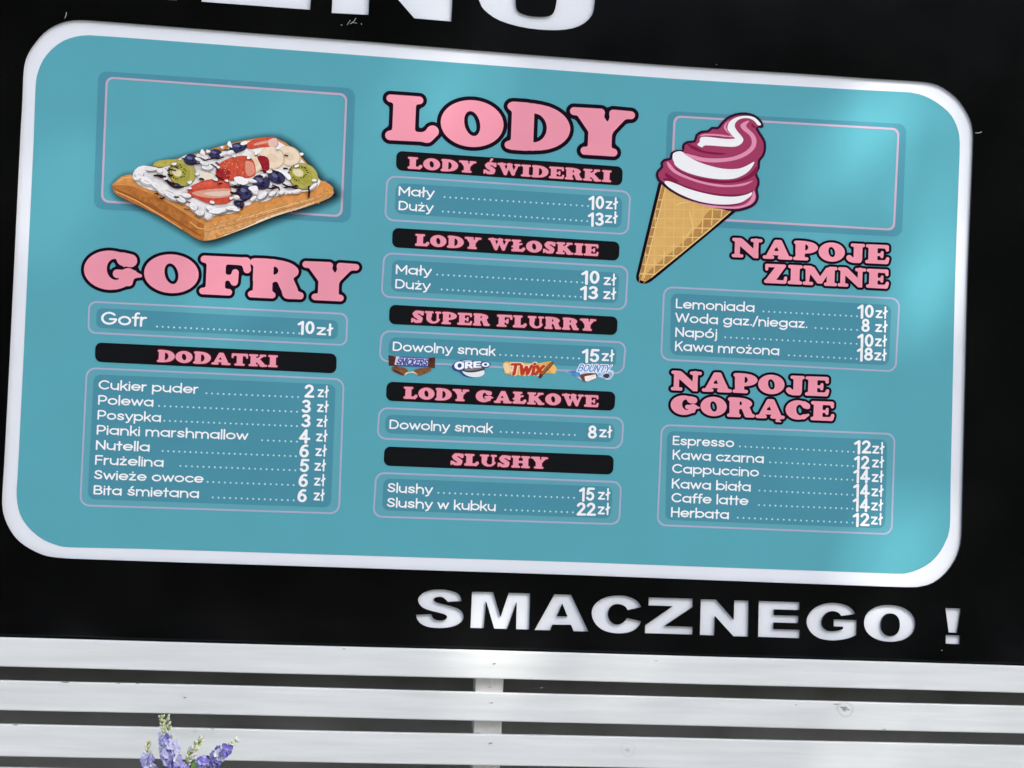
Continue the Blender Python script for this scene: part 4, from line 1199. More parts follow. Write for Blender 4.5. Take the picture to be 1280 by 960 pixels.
C.fill([(365, 362), (385, 340), (395, 300), (450, 292), (560, 305), (640, 312), (704, 308), (655, 262), (633, 215), (648, 165), (690, 130), (750, 110), (830, 108), (885, 128), (932, 180), (905, 190), (870, 150), (820, 127), (760, 130), (715, 155),
        (698, 195), (720, 240), (762, 290), (775, 320), (755, 355), (700, 380), (600, 378), (440, 368), (410, 386)], WH, True, 3, (6,))
C.fill([(388, 288), (430, 266), (560, 270), (650, 284), (658, 275), (618, 240), (601, 205), (618, 172), (652, 148), (627, 190), (632, 225), (684, 292), (640, 299), (560, 286), (440, 281)], PK)
C.line([(640, 158), (622, 200), (640, 245), (690, 300), (560, 292), (440, 284)], 5, (0.14, 0.008, 0.05))
C.fill([(828, 148), (775, 165), (748, 192), (770, 230), (830, 280), (850, 330), (838, 380), (780, 430), (680, 470), (560, 484), (420, 478), (300, 446), (246, 440), (330, 490), (440, 516), (560, 519), (700, 500), (800, 460), (872, 400), (892, 330),
        (870, 270), (818, 220), (800, 190)], PK)
C.line([(240, 425), (300, 446), (420, 470)], 5, MD)
tag(C.build('ice_cream_picture', menu), 'printed picture of a maroon and white soft ice cream swirl in a cone')


# the four sweets
def sweet(label, draw):
    a_ = Art(470, 430, 4.0, 4)
    draw(a_)
    return tag(a_.build('sweet_picture', menu), label)


def small_word(a_, s, p0, p1, h, col, slant=0.0, half=0.10, grow=None, gcol=None):
    """tiny bold capitals inside a picture; points in the enlarged detail"""
    q0, q1 = a_.m([p0])[0], a_.m([p1])[0]
    hz = h / a_.o[2] * 0.00168
    gl = [sans_glyph(c, SMALL, half) for c in s]
    tot = sum(g_[2] for g_ in gl) + .06 * (len(s) - 1)
    ex = (q1 - q0) / tot
    ez = np.array([slant * hz, hz])
    for pas in ((1, 0) if grow else (0,)):
        x = 0.0
        lay = a_.up()
        for c in s:
            V, T, wd = sans_glyph(c, SMALL, half + (grow if pas else 0))
            a_.glyph(V, T, q0 + ex * x, ex, ez, gcol if pas else col, lay)
            x += wd + .06


SMALL = {'S': ([[(x * .9, y * 1.43) for x, y in _S]], .62), 'N': ([[(.08, 0), (.08, 1), (.58, 0), (.58, 1)]], .66), 'I': ([[(.1, 0), (.1, 1)]], .2), 'C': ([arc(.36, .5, .29, .45, 45, 315)], .62),
         'K': ([[(.08, 0), (.08, 1)], [(.58, 1), (.12, .45), (.60, 0)]], .66), 'E': ([[(.52, .95), (.08, .95), (.08, .05), (.54, .05)], [(.08, .5), (.46, .5)]], .58),
         'R': ([[(.08, 0), (.08, .95), (.34, .95)], arc(.34, .72, .20, .23, 90, -90), [(.34, .49), (.08, .49)], [(.30, .49), (.58, 0)]], .62), 'O': ([arc(.36, .5, .29, .44)], .72),
         'T': ([[(.02, .95), (.62, .95)], [(.32, .95), (.32, 0)]], .64), 'w': ([[(.04, .8), (.22, .02), (.42, .7), (.62, .02), (.80, .8)]], .84), 'i': ([[(.1, .7), (.1, 0)], [(.1, .96), (.1, .98)]], .2),
         'x': ([[(.04, .75), (.52, 0)], [(.52, .75), (.04, 0)]], .56), 'B': ([[(.08, .05), (.08, .95), (.34, .95)], arc(.34, .74, .18, .21, 90, -90), [(.08, .53), (.36, .53)], arc(.36, .29, .22, .24, 90, -90), [(.36, .05), (.08, .05)]], .64),
         'u': ([[(.08, .7), (.08, .25)], arc(.28, .25, .2, .2, 180, 360), [(.48, .7), (.48, 0)]], .56), 'U': ([[(.08, 1), (.08, .3)], arc(.33, .3, .25, .25, 180, 360), [(.58, .3), (.58, 1)]], .66),
         'Y': ([[(.04, 1), (.32, .48), (.60, 1)], [(.32, .48), (.32, 0)]], .64)}
BR, BR2 = (0.085, 0.030, 0.018), (0.20, 0.085, 0.040)


def bar_nuts(a_):
    a_.fill([(62, 55), (100, 64), (262, 70), (296, 66), (294, 122), (262, 116), (100, 110), (64, 108)], BR, False, 1, (), .3, 14)
    a_.fill([(100, 62), (262, 72), (258, 108), (92, 104)], (0.62, 0.60, 0.72), False)
    a_.fill([(108, 104), (262, 108), (256, 116), (100, 110)], (0.05, 0.10, 0.32), False)
    a_.fill([(118, 62), (262, 69), (262, 74), (114, 68)], (0.06, 0.10, 0.34), False)
    small_word(a_, 'SNICKERS', (100, 102), (252, 108), 30, (0.05, 0.07, 0.30), .35, .11)
    a_.fill([(78, 118), (100, 110), (150, 122), (160, 138), (142, 158), (118, 152), (84, 136)], BR2, True, 2, (), .35, 9)
    a_.fill([(186, 134), (215, 122), (270, 118), (276, 132), (240, 150), (212, 160), (200, 150)], BR2, True, 2, (), .35, 9)
    a_.fill([(86, 134), (120, 150), (142, 158), (130, 150), (96, 130)], (0.05, 0.018, 0.010), True, 2)
    a_.fill([(142, 158), (150, 142), (172, 140), (190, 138), (212, 158), (196, 148), (180, 144), (160, 146)], (0.80, 0.68, 0.50), True, 2, (), .1)


def round_biscuit(a_):
    a_.fill([(378, 112), (392, 96), (420, 82), (455, 78), (500, 86), (545, 88), (566, 92), (574, 102), (562, 116), (540, 122), (542, 142), (520, 162), (480, 168), (440, 160), (416, 140), (390, 132)], (0.03, 0.075, 0.24), True, 3)
    a_.fill(ellipse_pts(487, 138, 56, 28, 6, 20), (0.78, 0.80, 0.84), False)
    a_.fill([(432, 134), (440, 124), (500, 118), (540, 118), (538, 130), (500, 140), (460, 142)], (0.06, 0.055, 0.05), True, 3, (), .3, 8)
    a_.fill([(440, 128), (500, 120), (536, 120), (500, 130), (460, 134)], (0.22, 0.22, 0.20), True, 3)
    a_.fill([(420, 88), (455, 80), (480, 84), (455, 92)], (0.45, 0.60, 0.70), True, 3)
    for ch, x0, y0, x1, y1, hh in (('O', 394, 126, 440, 126, 36), ('R', 446, 120, 482, 119, 30), ('E', 488, 117, 522, 116, 27), ('O', 530, 113, 564, 113, 20)):
        small_word(a_, ch, (x0, y0), (x1, y1), hh, (0.90, 0.92, 0.94), 0, .125, .07, (0.03, 0.075, 0.24))


def gold_bar(a_):
    a_.fill([(632, 100), (646, 88), (700, 90), (800, 98), (876, 86), (886, 98), (904, 122), (896, 150), (850, 146), (800, 150), (720, 158), (650, 150), (640, 142), (648, 128)], (0.78, 0.40, 0.09), True, 1, (), .2, 12)
    a_.fill([(636, 102), (660, 96), (668, 140), (646, 140)], (0.85, 0.66, 0.34))
    a_.fill([(862, 100), (884, 98), (902, 122), (894, 146), (876, 144)], (0.84, 0.50, 0.14))
    small_word(a_, 'Twix', (668, 152), (832, 150), 52, (0.50, 0.045, 0.02), .16, .12, .09, (0.85, 0.70, 0.52))
    a_.fill([(812, 166), (820, 150), (866, 96), (884, 88), (888, 100), (850, 142), (822, 172)], BR2, True, 2, (), .35, 8)
    a_.line([(822, 158), (850, 124), (880, 94)], 6, (0.36, 0.14, 0.05))
    a_.fill([(812, 166), (820, 150), (834, 156), (822, 172)], (0.10, 0.03, 0.015))


def coconut_bar(a_):
    a_.fill([(948, 140), (1000, 132), (1016, 112), (1050, 108), (1090, 124), (1130, 120), (1188, 136), (1176, 172), (1150, 178), (1110, 160), (1070, 182), (1040, 186), (1012, 170), (980, 152)], (0.62, 0.72, 0.82), True, 2, (), .12, 12)
    a_.fill([(952, 140), (1004, 132), (1022, 156), (1008, 166), (976, 150)], (0.10, 0.26, 0.58), True, 2, (), .3, 9)
    a_.fill([(1090, 146), (1176, 138), (1170, 172), (1110, 166)], (0.34, 0.52, 0.72), True, 2, (), .3, 9)
    small_word(a_, 'BOUNTY', (1006, 136), (1164, 142), 34, (0.14, 0.30, 0.62), .4, .09, .10, (0.88, 0.92, 0.95))
    a_.fill([(1018, 160), (1040, 148), (1100, 146), (1104, 170), (1060, 190), (1036, 186)], (0.16, 0.06, 0.035), True, 2, (), .3, 9)
    a_.fill([(1042, 162), (1098, 152), (1102, 170), (1060, 188), (1046, 186)], (0.86, 0.83, 0.80), True, 1, (), .08, 9)
    a_.fill([(1134, 158), (1150, 148), (1168, 154), (1160, 170), (1142, 168)], (0.07, 0.05, 0.05), True, 2)


sweet('printed picture of a brown chocolate bar with a bitten pair of pieces', bar_nuts)
sweet('printed picture of a dark round biscuit with white filling and white letters', round_biscuit)
sweet('printed picture of a golden wrapper with red letters and a biscuit stick', gold_bar)
sweet('printed picture of a white and blue wrapper with a cut coconut bar', coconut_bar)

# ================================================================== THE SLATTED FENCE
YF = -0.060                     # front face of the slats (sign coordinates)
fence = empty('slat_fence', (0, YF, 0), 'white painted fence of horizontal wooden slats below the black menu sign', 'fence')


def slat_mat(knots):
    m = mat('white_painted_wood', (0.765, 0.80, 0.785), 0.42, 0.4)
    noise_mix(m, 3.0, 0.15, (1.2, 16, 16), 0.2, 7, 0.004)
    noise_mix(m, 1.4, 0.07, (1, 3, 3))
    nt = m.node_tree
    b_ = nt.nodes['Principled BSDF']
    tc = nt.nodes.new('ShaderNodeTexCoord')
    wn_ = nt.nodes.new('ShaderNodeTexNoise')
    wn_.inputs['Scale'].default_value = 55
    for (kx, kz, rad, dark) in knots:
        sub = nt.nodes.new('ShaderNodeVectorMath'); sub.operation = 'SUBTRACT'
        sub.inputs[1].default_value = (kx, -0.0, kz)
        nt.links.new(tc.outputs['Object'], sub.inputs[0])
        scl = nt.nodes.new('ShaderNodeVectorMath'); scl.operation = 'MULTIPLY'
        scl.inputs[1].default_value = (1 / rad, 0, 1.15 / rad)
        nt.links.new(sub.outputs[0], scl.inputs[0])
        ln = nt.nodes.new('ShaderNodeVectorMath'); ln.operation = 'LENGTH'
        nt.links.new(scl.outputs[0], ln.inputs[0])
        nt.links.new(tc.outputs['Object'], wn_.inputs['Vector'])
        ad = nt.nodes.new('ShaderNodeMath'); ad.operation = 'MULTIPLY_ADD'; ad.inputs[1].default_value = 0.7
        nt.links.new(wn_.outputs['Fac'], ad.inputs[0]); nt.links.new(ln.outputs['Value'], ad.inputs[2])
        sn = nt.nodes.new('ShaderNodeMath'); sn.operation = 'MULTIPLY'; sn.inputs[1].default_value = 8.5
        nt.links.new(ad.outputs[0], sn.inputs[0])
        si = nt.nodes.new('ShaderNodeMath'); si.operation = 'SINE'
        nt.links.new(sn.outputs[0], si.inputs[0])
        rr = nt.nodes.new('ShaderNodeMapRange'); rr.inputs['From Min'].default_value = 0.55; rr.inputs['From Max'].default_value = 1.0; rr.inputs['To Min'].default_value = 0; rr.inputs['To Max'].default_value = dark * .45
        nt.links.new(si.outputs[0], rr.inputs['Value'])
        fall = nt.nodes.new('ShaderNodeMapRange'); fall.inputs['From Min'].default_value = 0.55; fall.inputs['From Max'].default_value = 1.35; fall.inputs['To Min'].default_value = 1; fall.inputs['To Max'].default_value = 0
        nt.links.new(ad.outputs[0], fall.inputs['Value'])
        mu = nt.nodes.new('ShaderNodeMath'); mu.operation = 'MULTIPLY'
        nt.links.new(rr.outputs[0], mu.inputs[0]); nt.links.new(fall.outputs[0], mu.inputs[1])
        core = nt.nodes.new('ShaderNodeMapRange'); core.inputs['From Min'].default_value = 0.42; core.inputs['From Max'].default_value = 0.62; core.inputs['To Min'].default_value = dark; core.inputs['To Max'].default_value = 0
        nt.links.new(ad.outputs[0], core.inputs['Value'])
        mz = nt.nodes.new('ShaderNodeMath'); mz.operation = 'MAXIMUM'
        nt.links.new(mu.outputs[0], mz.inputs[0]); nt.links.new(core.outputs[0], mz.inputs[1])
        mx = nt.nodes.new('ShaderNodeMix'); mx.data_type = 'RGBA'
        nt.links.new(mz.outputs[0], mx.inputs['Factor'])
        nt.links.new(b_.inputs['Base Color'].links[0].from_socket, mx.inputs['A'])
        mx.inputs['B'].default_value = (0.13, 0.12, 0.11, 1)
        nt.links.new(mx.outputs['Result'], b_.inputs['Base Color'])
    return m


SL = [((796, 833.2), (833.4, 865.6)), ((850.8, 882.2), (887.4, 917)), ((904.2, 933.2), (943, 971.5)), ((958.6, 984), (997, 1022)), ((1012, 1035), (1050, 1072)), ((1066, 1087), (1104, 1122))]
KN = {1: [(1056, 886, 0.030, .75), (230, 871, .010, .4)], 2: [(266, 910, 0.020, .35), (785, 938, 0.026, .30), (244, 914, .010, .3)], 3: [(1218, 962, 0.030, .35)]}
zlist = []
for i, ((tl, tr), (bl, br)) in enumerate(SL):
    zt = (bd(0, tl, YF)[1] + bd(1280, tr, YF)[1]) / 2 + Z0
    zb = (bd(0, bl, YF)[1] + bd(1280, br, YF)[1]) / 2 + Z0
    zlist.append((zt, zb))
    kn = [(bd(x, y, YF)[0], bd(x, y, YF)[1] + Z0, r, d) for x, y, r, d in KN.get(i, [])]
    bevel_box('slat', -1.75, 0.0, zb, 1.85, 0.021, zt, slat_mat(kn), fence, 0.0022, 2, 0.0006, 24)
# lower slats down to the ground, same spacing
step = zlist[-2][0] - zlist[-1][0]
hgt = zlist[-1][0] - zlist[-1][1]
zt = zlist[-1][0] - step
lowm = slat_mat([])
while zt - hgt > 0.06:
    bevel_box('slat', -1.75, 0.0, zt - hgt, 1.85, 0.021, zt, lowm, fence, 0.0022, 2, 0.0006, 24)
    zt -= step
bx0, bx1 = bd(594.6, 850, YF + .021)[0], bd(629.6, 850, YF + .021)[0]
for off in (0.0, -1.30, 1.22):
    bevel_box('post', bx0 + off, 0.0215, 0.0, bx1 + off, 0.0495, zlist[0][0] - .022, M_BATTEN, fence, 0.002)
# painted-over nail dents where the slats meet the middle post
DENT = mat('dented_paint', (0.30, 0.29, 0.27), 0.6)
for (x, y, wd_) in ((617.5, 829.5, 8), (614, 878.5, 12), (613, 929, 13), (612, 859, 9)):
    q = bd(x, y, YF)
    bm = bmesh.new()
    vs_ = []
    n_ = 14
    for k in range(n_):
        a_ = 2 * math.pi * k / n_
        rr_ = random.uniform(.6, 1.15)
        vs_.append(bm.verts.new((q[0] + wd_ * .00042 * rr_ * math.cos(a_), -0.0012, q[1] + Z0 + .0011 * rr_ * math.sin(a_) + .0006 * math.cos(a_))))
    c0 = bm.verts.new((q[0], 0.0004, q[1] + Z0))
    for k in range(n_):
        bm.faces.new((vs_[k], vs_[(k + 1) % n_], c0))
    me = bpy.data.meshes.new('nail_dent'); bm.to_mesh(me); bm.free(); me.materials.append(DENT)
    o = bpy.data.objects.new('nail_dent', me); COL.objects.link(o); o.parent = fence

CHIP = mat('chipped_paint', (0.16, 0.15, 0.13), 0.7)
for (x, y, wd_, hh) in ((580, 915.3, 12, 1.1), (597, 916.2, 7, .9), (678, 917.5, 17, 1.1), (660, 917, 6, .7), (82, 852.6, 10, 1.0), (148, 853.9, 5, .8), (172, 854.3, 5, .8), (20, 906, 6, .9), (18, 905.8, 3, .8), (677, 859.6, 5, 1.3),
                        (995, 881, 3, .8), (1045, 880.2, 8, 1.2), (1052, 884, 5, 1.6), (1060, 887, 4, 1.2), (1105, 911.6, 5, .7), (1075, 926.5, 5, .7), (1266, 866, 5, .6), (1214, 866, 3, .6), (231, 872, 4, 1.2), (820, 826, 5, .7), (430, 811, 4, .8)):
    q = bd(x, y, YF)
    bm = bmesh.new()
    n_ = 12
    vs_ = [bm.verts.new((q[0] + wd_ * .0009 * math.cos(2 * math.pi * k / n_) * random.uniform(.7, 1.1), -0.0014, q[1] + Z0 + hh * .0009 * math.sin(2 * math.pi * k / n_) * random.uniform(.4, 1.2))) for k in range(n_)]
    bm.faces.new(vs_)
    me = bpy.data.meshes.new('paint_chip'); bm.to_mesh(me); bm.free(); me.materials.append(CHIP)
    o = bpy.data.objects.new('paint_chip', me); COL.objects.link(o); o.parent = fence

# ================================================================== THE FLOWERS IN FRONT OF THE FENCE
YP = -0.22


def fp(x, y, dy=0.0):
    q = bd(x, y, YP + dy)
    return Vector((q[0], YP + dy, q[1] + Z0))


basep = fp(232, 960)
plant = empty('flowering_plant', (basep.x, basep.y, 0.62), 'bushy plant with violet flower spikes and pale green buds in front of the slats', 'flowers')
ORG = Vector((basep.x, basep.y, 0.62))


class Blob:
    def __init__(self):
        self.v, self.f, self.c = [], [], []

    def quadstrip(self, rows, cols):
        n = len(self.v)
        k = len(rows[0])
        for r_, cc in zip(rows, cols):
            for p in r_:
                self.v.append(tuple(p)); self.c.append(cc)
        for i in range(len(rows) - 1):
            for j in range(k - 1):
                self.f.append((n + i * k + j, n + i * k + j + 1, n + (i + 1) * k + j + 1, n + (i + 1) * k + j))

    def tube(self, pts, r, col, n=6):
        rows = []
        for i, p in enumerate(pts):
            d = (pts[min(i + 1, len(pts) - 1)] - pts[max(i - 1, 0)]).normalized()
            u = d.orthogonal().normalized()
            v_ = d.cross(u)
            rr = r[i] if isinstance(r, (list, tuple)) else r
            rows.append([p + (u * math.cos(2 * math.pi * k / n) + v_ * math.sin(2 * math.pi * k / n)) * rr for k in range(n + 1)])
        self.quadstrip(rows, [col[i] if isinstance(col, list) else col for i in range(len(pts))])

    def build(self, name, parent):
        o = link_mesh(name, [Vector(v) - ORG for v in self.v], self.f, M_PETAL, parent, None, True)
        at = o.data.color_attributes.new('Col', 'FLOAT_COLOR', 'POINT')
        at.data.foreach_set('color', np.hstack([np.array(self.c), np.ones((len(self.c), 1))]).astype(np.float32).ravel())
        return o


def floret(b_, c, fwd, size, colset):
    fwd = fwd.normalized()
    u = fwd.orthogonal().normalized()
    v_ = fwd.cross(u)
    rot = random.random() * 6.28
    dark, mid, pale = colset
    for k in range(5):
        a_ = rot + k * 2 * math.pi / 5 + random.uniform(-.2, .2)
        dr = u * math.cos(a_) + v_ * math.sin(a_)
        sd = fwd.cross(dr)
        L_ = size * random.uniform(.8, 1.15)
        lift = random.uniform(.15, .55)
        rows, cols = [], []
        for t, wdt, cc in ((0, .10, pale), (.35, .34, mid), (.72, .44, pale if random.random() < .25 else mid), (1.0, .14, dark)):
            o_ = c + dr * L_ * t + fwd * L_ * (lift * t - .35 * t * t)
            ww = L_ * wdt
            ruf = random.uniform(-.12, .12) * L_
            rows.append([o_ - sd * ww + fwd * (L_ * .12 + ruf), o_, o_ + sd * ww + fwd * (L_ * .12 - ruf)])
            cols.append(cc)
        b_.quadstrip(rows, cols)
    b_.tube([c - fwd * size * .1, c + fwd * size * .28], [size * .14, size * .05], (0.80, 0.82, 0.62), 5)


VIO = [((0.16, 0.13, 0.50), (0.30, 0.27, 0.72), (0.70, 0.72, 0.88)), ((0.24, 0.21, 0.62), (0.44, 0.42, 0.80), (0.82, 0.84, 0.90)), ((0.08, 0.06, 0.32), (0.18, 0.15, 0.55), (0.45, 0.45, 0.76)), ((0.34, 0.34, 0.72), (0.60, 0.61, 0.85), (0.86, 0.87, 0.90))]
BUD = [(0.56, 0.62, 0.32), (0.70, 0.73, 0.48), (0.82, 0.83, 0.66), (0.44, 0.52, 0.22)]
GRN = [(0.10, 0.20, 0.035), (0.17, 0.30, 0.05), (0.07, 0.14, 0.03)]


def spike(label, path, flo, buds, size):
    """path: photo points from foot to tip; flo/buds: (start, end, count) along the path"""
    pts = [fp(x, y, dy) for x, y, dy in path]
    dense = []
    for a_, b2 in zip(pts, pts[1:]):
        dense += [a_.lerp(b2, t / 6) for t in range(6)]
    dense.append(pts[-1])
    b_ = Blob()
    b_.tube(dense, [0.0022 * (1 - .6 * i / len(dense)) for i in range(len(dense))], GRN[1])
    root = b_.build('flower_spike', plant)
    root['label'] = label
    at = lambda t: dense[min(len(dense) - 1, int(t * (len(dense) - 1)))]
    ax = (dense[-1] - dense[-6]).normalized()
    for i in range(flo[2]):
        t = flo[0] + (flo[1] - flo[0]) * (i + .5) / flo[2]
        a_ = i * 2.4 + random.uniform(-.4, .4)
        out = Vector((math.cos(a_), -abs(math.sin(a_)) - .25, random.uniform(-.1, .35))).normalized()
        c = at(t) + out * size * random.uniform(.55, .95)
        fb = Blob()
        floret(fb, c, out, size * random.uniform(.8, 1.1), random.choice(VIO))
        fb.build('flower', root)
    for i in range(buds[2]):
        t = buds[0] + (buds[1] - buds[0]) * (i + .5) / buds[2]
        a_ = i * 2.2 + random.uniform(-.4, .4)
        out = (Vector((math.cos(a_), -abs(math.sin(a_)) * .8, 0)) * .7 + ax * random.uniform(.5, 1.2)).normalized()
        s_ = size * random.uniform(.50, .74) * (1.0 if t < .9 else .85)
        p0 = at(t) + out * size * .18
        bb = Blob()
        c0 = random.choice(BUD)
        tip = tuple(min(.86, q * 1.25) for q in c0)
        bb.tube([p0, p0 + out * s_ * .4, p0 + out * s_ * .9, p0 + out * s_ * 1.35], [s_ * .18, s_ * .38, s_ * .32, s_ * .05], [GRN[1], c0, tip, (0.84, 0.86, 0.74)], 6)
        bb.build('bud', root)


spike('tallest violet spike ending in two pale green tips', [(222, 1010, .02), (211, 952, 0), (206, 922, 0), (201, 894, -.01)], (.32, .72, 24), (.66, 1.0, 18), .0118)
spike('second pale tip beside the tallest spike', [(214, 935, .01), (209.5, 914, .01), (208.5, 895, .005)], (.0, .1, 2), (.25, 1.0, 10), .0125)
spike('violet spike leaning right with a pale yellow tip', [(240, 1010, .02), (258, 962, 0), (274, 942, -.01), (298, 925, -.01)], (.36, .80, 24), (.74, 1.0, 12), .0118)
spike('pale green spike of unopened buds', [(226, 1000, .03), (226, 966, -.01), (238, 942, -.02), (253, 922, -.03)], (.25, .40, 4), (.38, 1.0, 26), .0155)
spike('short violet spike at the left with green buds on top', [(205, 1010, .03), (188, 964, .01), (183, 947, .01), (185, 927, .01)], (.36, .72, 15), (.62, 1.0, 13), .0118)
spike('low violet cluster in the middle of the plant', [(228, 1015, 0), (222, 972, -.02), (218, 946, -.04)], (.35, 1.0, 18), (.9, 1.0, 3), .0120)
spike('low violet cluster under the leaning spike', [(236, 1015, .01), (244, 972, -.01), (253, 948, -.02)], (.45, 1.0, 13), (.9, 1.0, 3), .0112)
for (x0, y0, x1, y1, wd_) in ((238, 985, 243, 948, .0075), (250, 985, 286, 958, .007), (228, 990, 200, 970, .008), (244, 990, 268, 956, .007), (215, 995, 178, 974, .008), (232, 990, 229, 958, .007), (255, 995, 300, 976, .008)):
    a_, b2 = fp(x0, y0, -.03), fp(x1, y1, -.05)
    lb_ = Blob()
    dv = b2 - a_
    sd = dv.cross(Vector((0, -1, .3))).normalized()
    rows, cols = [], []
    c_ = random.choice(GRN)
    for t, ww in ((0, .15), (.25, .8), (.55, 1), (.8, .6), (1, .05)):
        p = a_ + dv * t + Vector((0, -.012 * math.sin(t * 3), 0))
        rows.append([p - sd * wd_ * ww + Vector((0, -.003, 0)), p, p + sd * wd_ * ww + Vector((0, -.003, 0))])
        cols.append(tuple(q * (1 + .6 * t) for q in c_))
    lb_.quadstrip(rows, cols)
    lb_.build('leaf', plant)
for k in range(34):
    a_ = k * 2.4
    hh = random.uniform(.66, .98) if k % 2 else random.uniform(.80, 1.04)
    p0 = Vector((basep.x + .02 * math.cos(a_), basep.y + .015 * math.sin(a_), hh))
    dv = Vector((math.cos(a_) * random.uniform(.05, .12), math.sin(a_) * random.uniform(.03, .08), random.uniform(.0, .07)))
    dv.z = min(dv.z, 1.06 - hh)
    sd = dv.cross(Vector((0, 0, 1))).normalized() * .010
    lb_ = Blob()
    c_ = random.choice(GRN)
    rows = [[p0 + dv * t + Vector((0, 0, -.03 * t * t)) + sd * e * ww for e in (-1, 0, 1)] for t, ww in ((0, .15), (.25, .8), (.55, 1), (.8, .6), (1, .05))]
    lb_.quadstrip(rows, [tuple(q * (1 + .15 * i_) for q in c_) for i_ in range(5)])
    lb_.build('leaf', plant)
stem_b = Blob()
for (x, y) in ((222, 1010), (240, 1010), (226, 1000), (205, 1010), (228, 1015), (236, 1015), (214, 1000)):
    q = fp(x, y, .02)
    foot = Vector((basep.x + (q.x - basep.x) * .3, basep.y, 0.64))
    stem_b.tube([foot, foot.lerp(q, .5) + Vector((random.uniform(-.01, .01), 0, 0)), q], [.003, .0026, .0022], GRN[0])
stem_b.build('stem', plant)
# the white planter it grows in, standing below the picture's edge
pl = empty('planter', (basep.x, basep.y, 0), 'white planter box with dark soil standing before the slats under the flowers', 'planter')
bmx = bmesh.new()
bmesh.ops.create_cube(bmx, size=1)
for v_ in bmx.verts:
    tp = 1.0 if v_.co.z > 0 else .8
    v_.co = Vector((v_.co.x * .42 * tp, v_.co.y * .24 * tp, .31 + v_.co.z * .62))
top = max(bmx.faces, key=lambda q: q.calc_center_median().z)
r_ = bmesh.ops.inset_individual(bmx, faces=[top], thickness=.018)
bmesh.ops.translate(bmx, verts=top.verts, vec=(0, 0, -.03))
me = bpy.data.meshes.new('box'); bmx.to_mesh(me); bmx.free()
me.materials.append(mat('planter_white', (.7, .7, .68), .5)); bo = bpy.data.objects.new('box', me); COL.objects.link(bo); bo.parent = pl
sl_ = bevel_box('soil', -.185, -.10, .575, .185, .10, .60, noise_mix(mat('soil', (.05, .035, .025), .95), 40, .5, bump=.5), pl, .004)


# ================================================================== BEHIND THE CAMERA: SHADE TREE, UNSEEN SCENERY ADDED FOR REFLECTIONS IN THE BLACK FRONT
random.seed(21)
rng = np.random.default_rng(21)
LEAFM = noise_mix(mat('tree_leaves', (0.05, 0.085, 0.026), 0.8, 0.06), 3, 0.5)
BARK = noise_mix(mat('bark', (0.09, 0.07, 0.05), 0.9), 9, 0.5, (1, 1, .2), 0.4)


def leaves(n, place, size):
    vs_, fs_ = [], []
    for _ in range(n):
        p = place()
        if p is None:
            continue
        d1 = Vector(rng.normal(size=3)).normalized()
        d2 = d1.orthogonal().normalized()
        s_ = size * random.uniform(.6, 1.3)
        k = len(vs_)
        vs_ += [p - d1 * s_, p + d2 * s_ * .45, p + d1 * s_, p - d2 * s_ * .45]
        fs_.append((k, k + 1, k + 2, k + 3))
    return vs_, fs_


def tree(loc, crown_c, crown_r, n, size, label, holes=None, clumps=30):
    t_ = empty('leafy_tree', loc, label, 'tree', None)
    L0 = Vector(loc)
    b_ = bmesh.new()
    top_ = Vector(crown_c) - L0
    segs = [(Vector((0, 0, 0)), top_ * .55, .22, .15), (top_ * .55, top_, .15, .05)]
    for k in range(7):
        a_ = k * 2.4
        segs.append((top_ * random.uniform(.5, .8), top_ + Vector((math.cos(a_) * crown_r[0] * .6, math.sin(a_) * crown_r[1] * .6, random.uniform(-.3, .5) * crown_r[2])), .07, .015))
    for p, q, r0, r1 in segs:
        d = (q - p).normalized(); u = d.orthogonal().normalized(); v2 = d.cross(u)
        ra = [b_.verts.new(p + (u * math.cos(k * math.pi / 4) + v2 * math.sin(k * math.pi / 4)) * r0) for k in range(8)]
        rb = [b_.verts.new(q + (u * math.cos(k * math.pi / 4) + v2 * math.sin(k * math.pi / 4)) * r1) for k in range(8)]
        for k in range(8):
            b_.faces.new((ra[k], ra[(k + 1) % 8], rb[(k + 1) % 8], rb[k]))
    me_ = bpy.data.meshes.new('trunk'); b_.to_mesh(me_); b_.free(); me_.materials.append(BARK)
    o_ = bpy.data.objects.new('trunk', me_); COL.objects.link(o_); o_.parent = t_
    cl = []
    for _ in range(clumps):
        d = Vector(rng.normal(size=3)).normalized() * random.random() ** .4
        cl.append((Vector((d.x * crown_r[0], d.y * crown_r[1], d.z * crown_r[2])), random.uniform(.35, .8)))

    def place():
        if random.random() < .3:
            d_ = Vector(rng.normal(size=3)).normalized() * random.random() ** .4
            w_ = Vector((d_.x * crown_r[0], d_.y * crown_r[1], d_.z * crown_r[2])) + Vector(crown_c)
            return None if holes and holes(w_) else w_ - L0
        c_, r0 = random.choice(cl)
        p = c_ + Vector(rng.normal(size=3)) * r0 * .55
        w_ = p + Vector(crown_c)
        if holes and holes(w_):
            return None
        return w_ - L0
    v2_, f2_ = leaves(n, place, size)
    link_mesh('crown', v2_, f2_, LEAFM, t_)
    return t_


def sun_gaps(w_):
    """gaps in the crown where the sun comes through onto the sign (x, z of the lit spots, radius)"""
    t = w_.y / sdir.y
    hx, hz = w_.x - sdir.x * t, w_.z - sdir.z * t - Z0
    for gx, gz, gr in GAPS:
        if (hx - gx) ** 2 + (hz - gz) ** 2 < gr * gr:
            return random.random() < .93
    return False


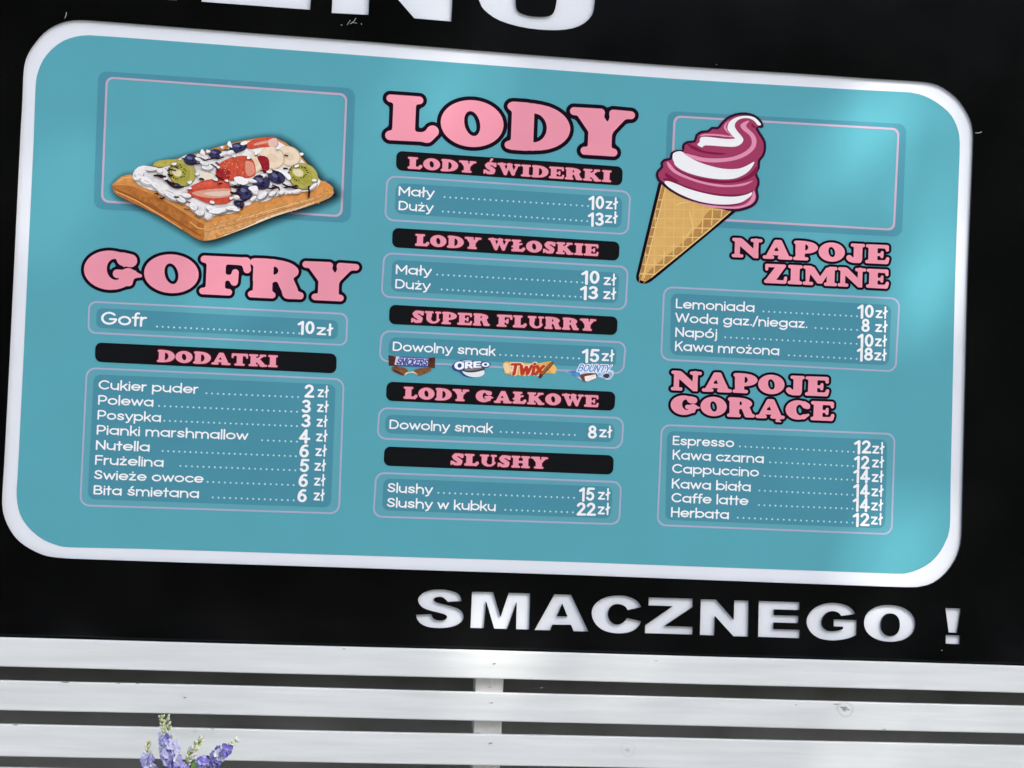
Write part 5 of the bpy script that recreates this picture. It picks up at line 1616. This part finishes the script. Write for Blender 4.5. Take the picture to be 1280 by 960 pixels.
GAPS = [tuple(bd(x, y)) + (r,) for x, y, r in ((566, 100, .10), (545, 250, .07), (1080, 220, .15), (1010, 300, .12), (1180, 120, .15), (1170, 250, .12), (1165, 350, .12), (1165, 690, .14), (585, 690, .10), (500, 640, .07), (605, 850, .125), (690, 590, .06), (760, 180, .05))]
cc = sdir * 16.5 + Vector((0.1, 0, Z0 + .45))
tree((cc.x + .6, cc.y, 0), tuple(cc), (3.0, 2.4, 2.3), 10500, .13, 'tall leafy tree behind the viewer, casting dappled shade on the sign', sun_gaps, 42)

# added for the reflections: hedge blocks sky, pale trees and building lighten the right
def screen(name, label, cat, x0, x1, y, top, n, m, inner):
    h_ = empty(name, ((x0 + x1) / 2, y, 0), label, cat)
    xc = (x0 + x1) / 2

    def hp():
        x = random.uniform(x0, x1)
        t_ = top + 1.1 * math.sin(x * .8) + .8 * math.sin(x * 2.1 + 1)
        return Vector((x - xc, random.uniform(-.6, .9) * random.random(), random.uniform(0.1, t_)))
    v2_, f2_ = leaves(n, hp, .30)
    link_mesh('foliage', v2_, f2_, m, h_)
    bevel_box('backing_box', x0 - xc, -.9, 0.0, x1 - xc, -.5, top - 1.2, mat(name + '_inner', inner, .9), h_, .05)  # plain solid box added behind the leaves as a backing


screen('added_hedge', 'unseen tall dark hedge added behind the viewer to keep the sky out of the reflections', 'hedge', -17, 3.2, -21, 11.5, 7500, LEAFM, (.014, .02, .009))  # hedge added to keep bright sky out of the mirrored view
screen('added_lime_trees', 'unseen row of pale trees added behind the viewer to lighten the right-hand reflections', 'trees', 3.4, 20, -22.0, 8.0, 1500, noise_mix(mat('pale_leaves', (0.12, 0.16, 0.07), 0.6, 0.3), 1.2, 0.7), (.09, .10, .07))  # unseen trees added to lighten the right part of the reflections
added_house = empty('added_house', (12, -30, 0), 'unseen grey building added behind the viewer to lighten the right-hand reflections', 'added_house')  # unseen building added so the black front mirrors something paler
bevel_box('wall', -10, -6, 0.01, 12, 0, 15, noise_mix(mat('grey_render', (.55, .53, .50), .9), 2, .3), added_house, .02)
bevel_box('roof', -10.5, -6.5, 15.01, 12.5, .5, 15.4, mat('roof_slate', (.06, .06, .065), .7), added_house, .05)
for fl in range(4):
    for k in range(6):
        bevel_box('window', -8.6 + k * 3.4, 0.003, 1.2 + fl * 3.4, -7.2 + k * 3.4, 0.06, 3.0 + fl * 3.4, mat('window_glass', (.02, .025, .03), .1), added_house, .01)
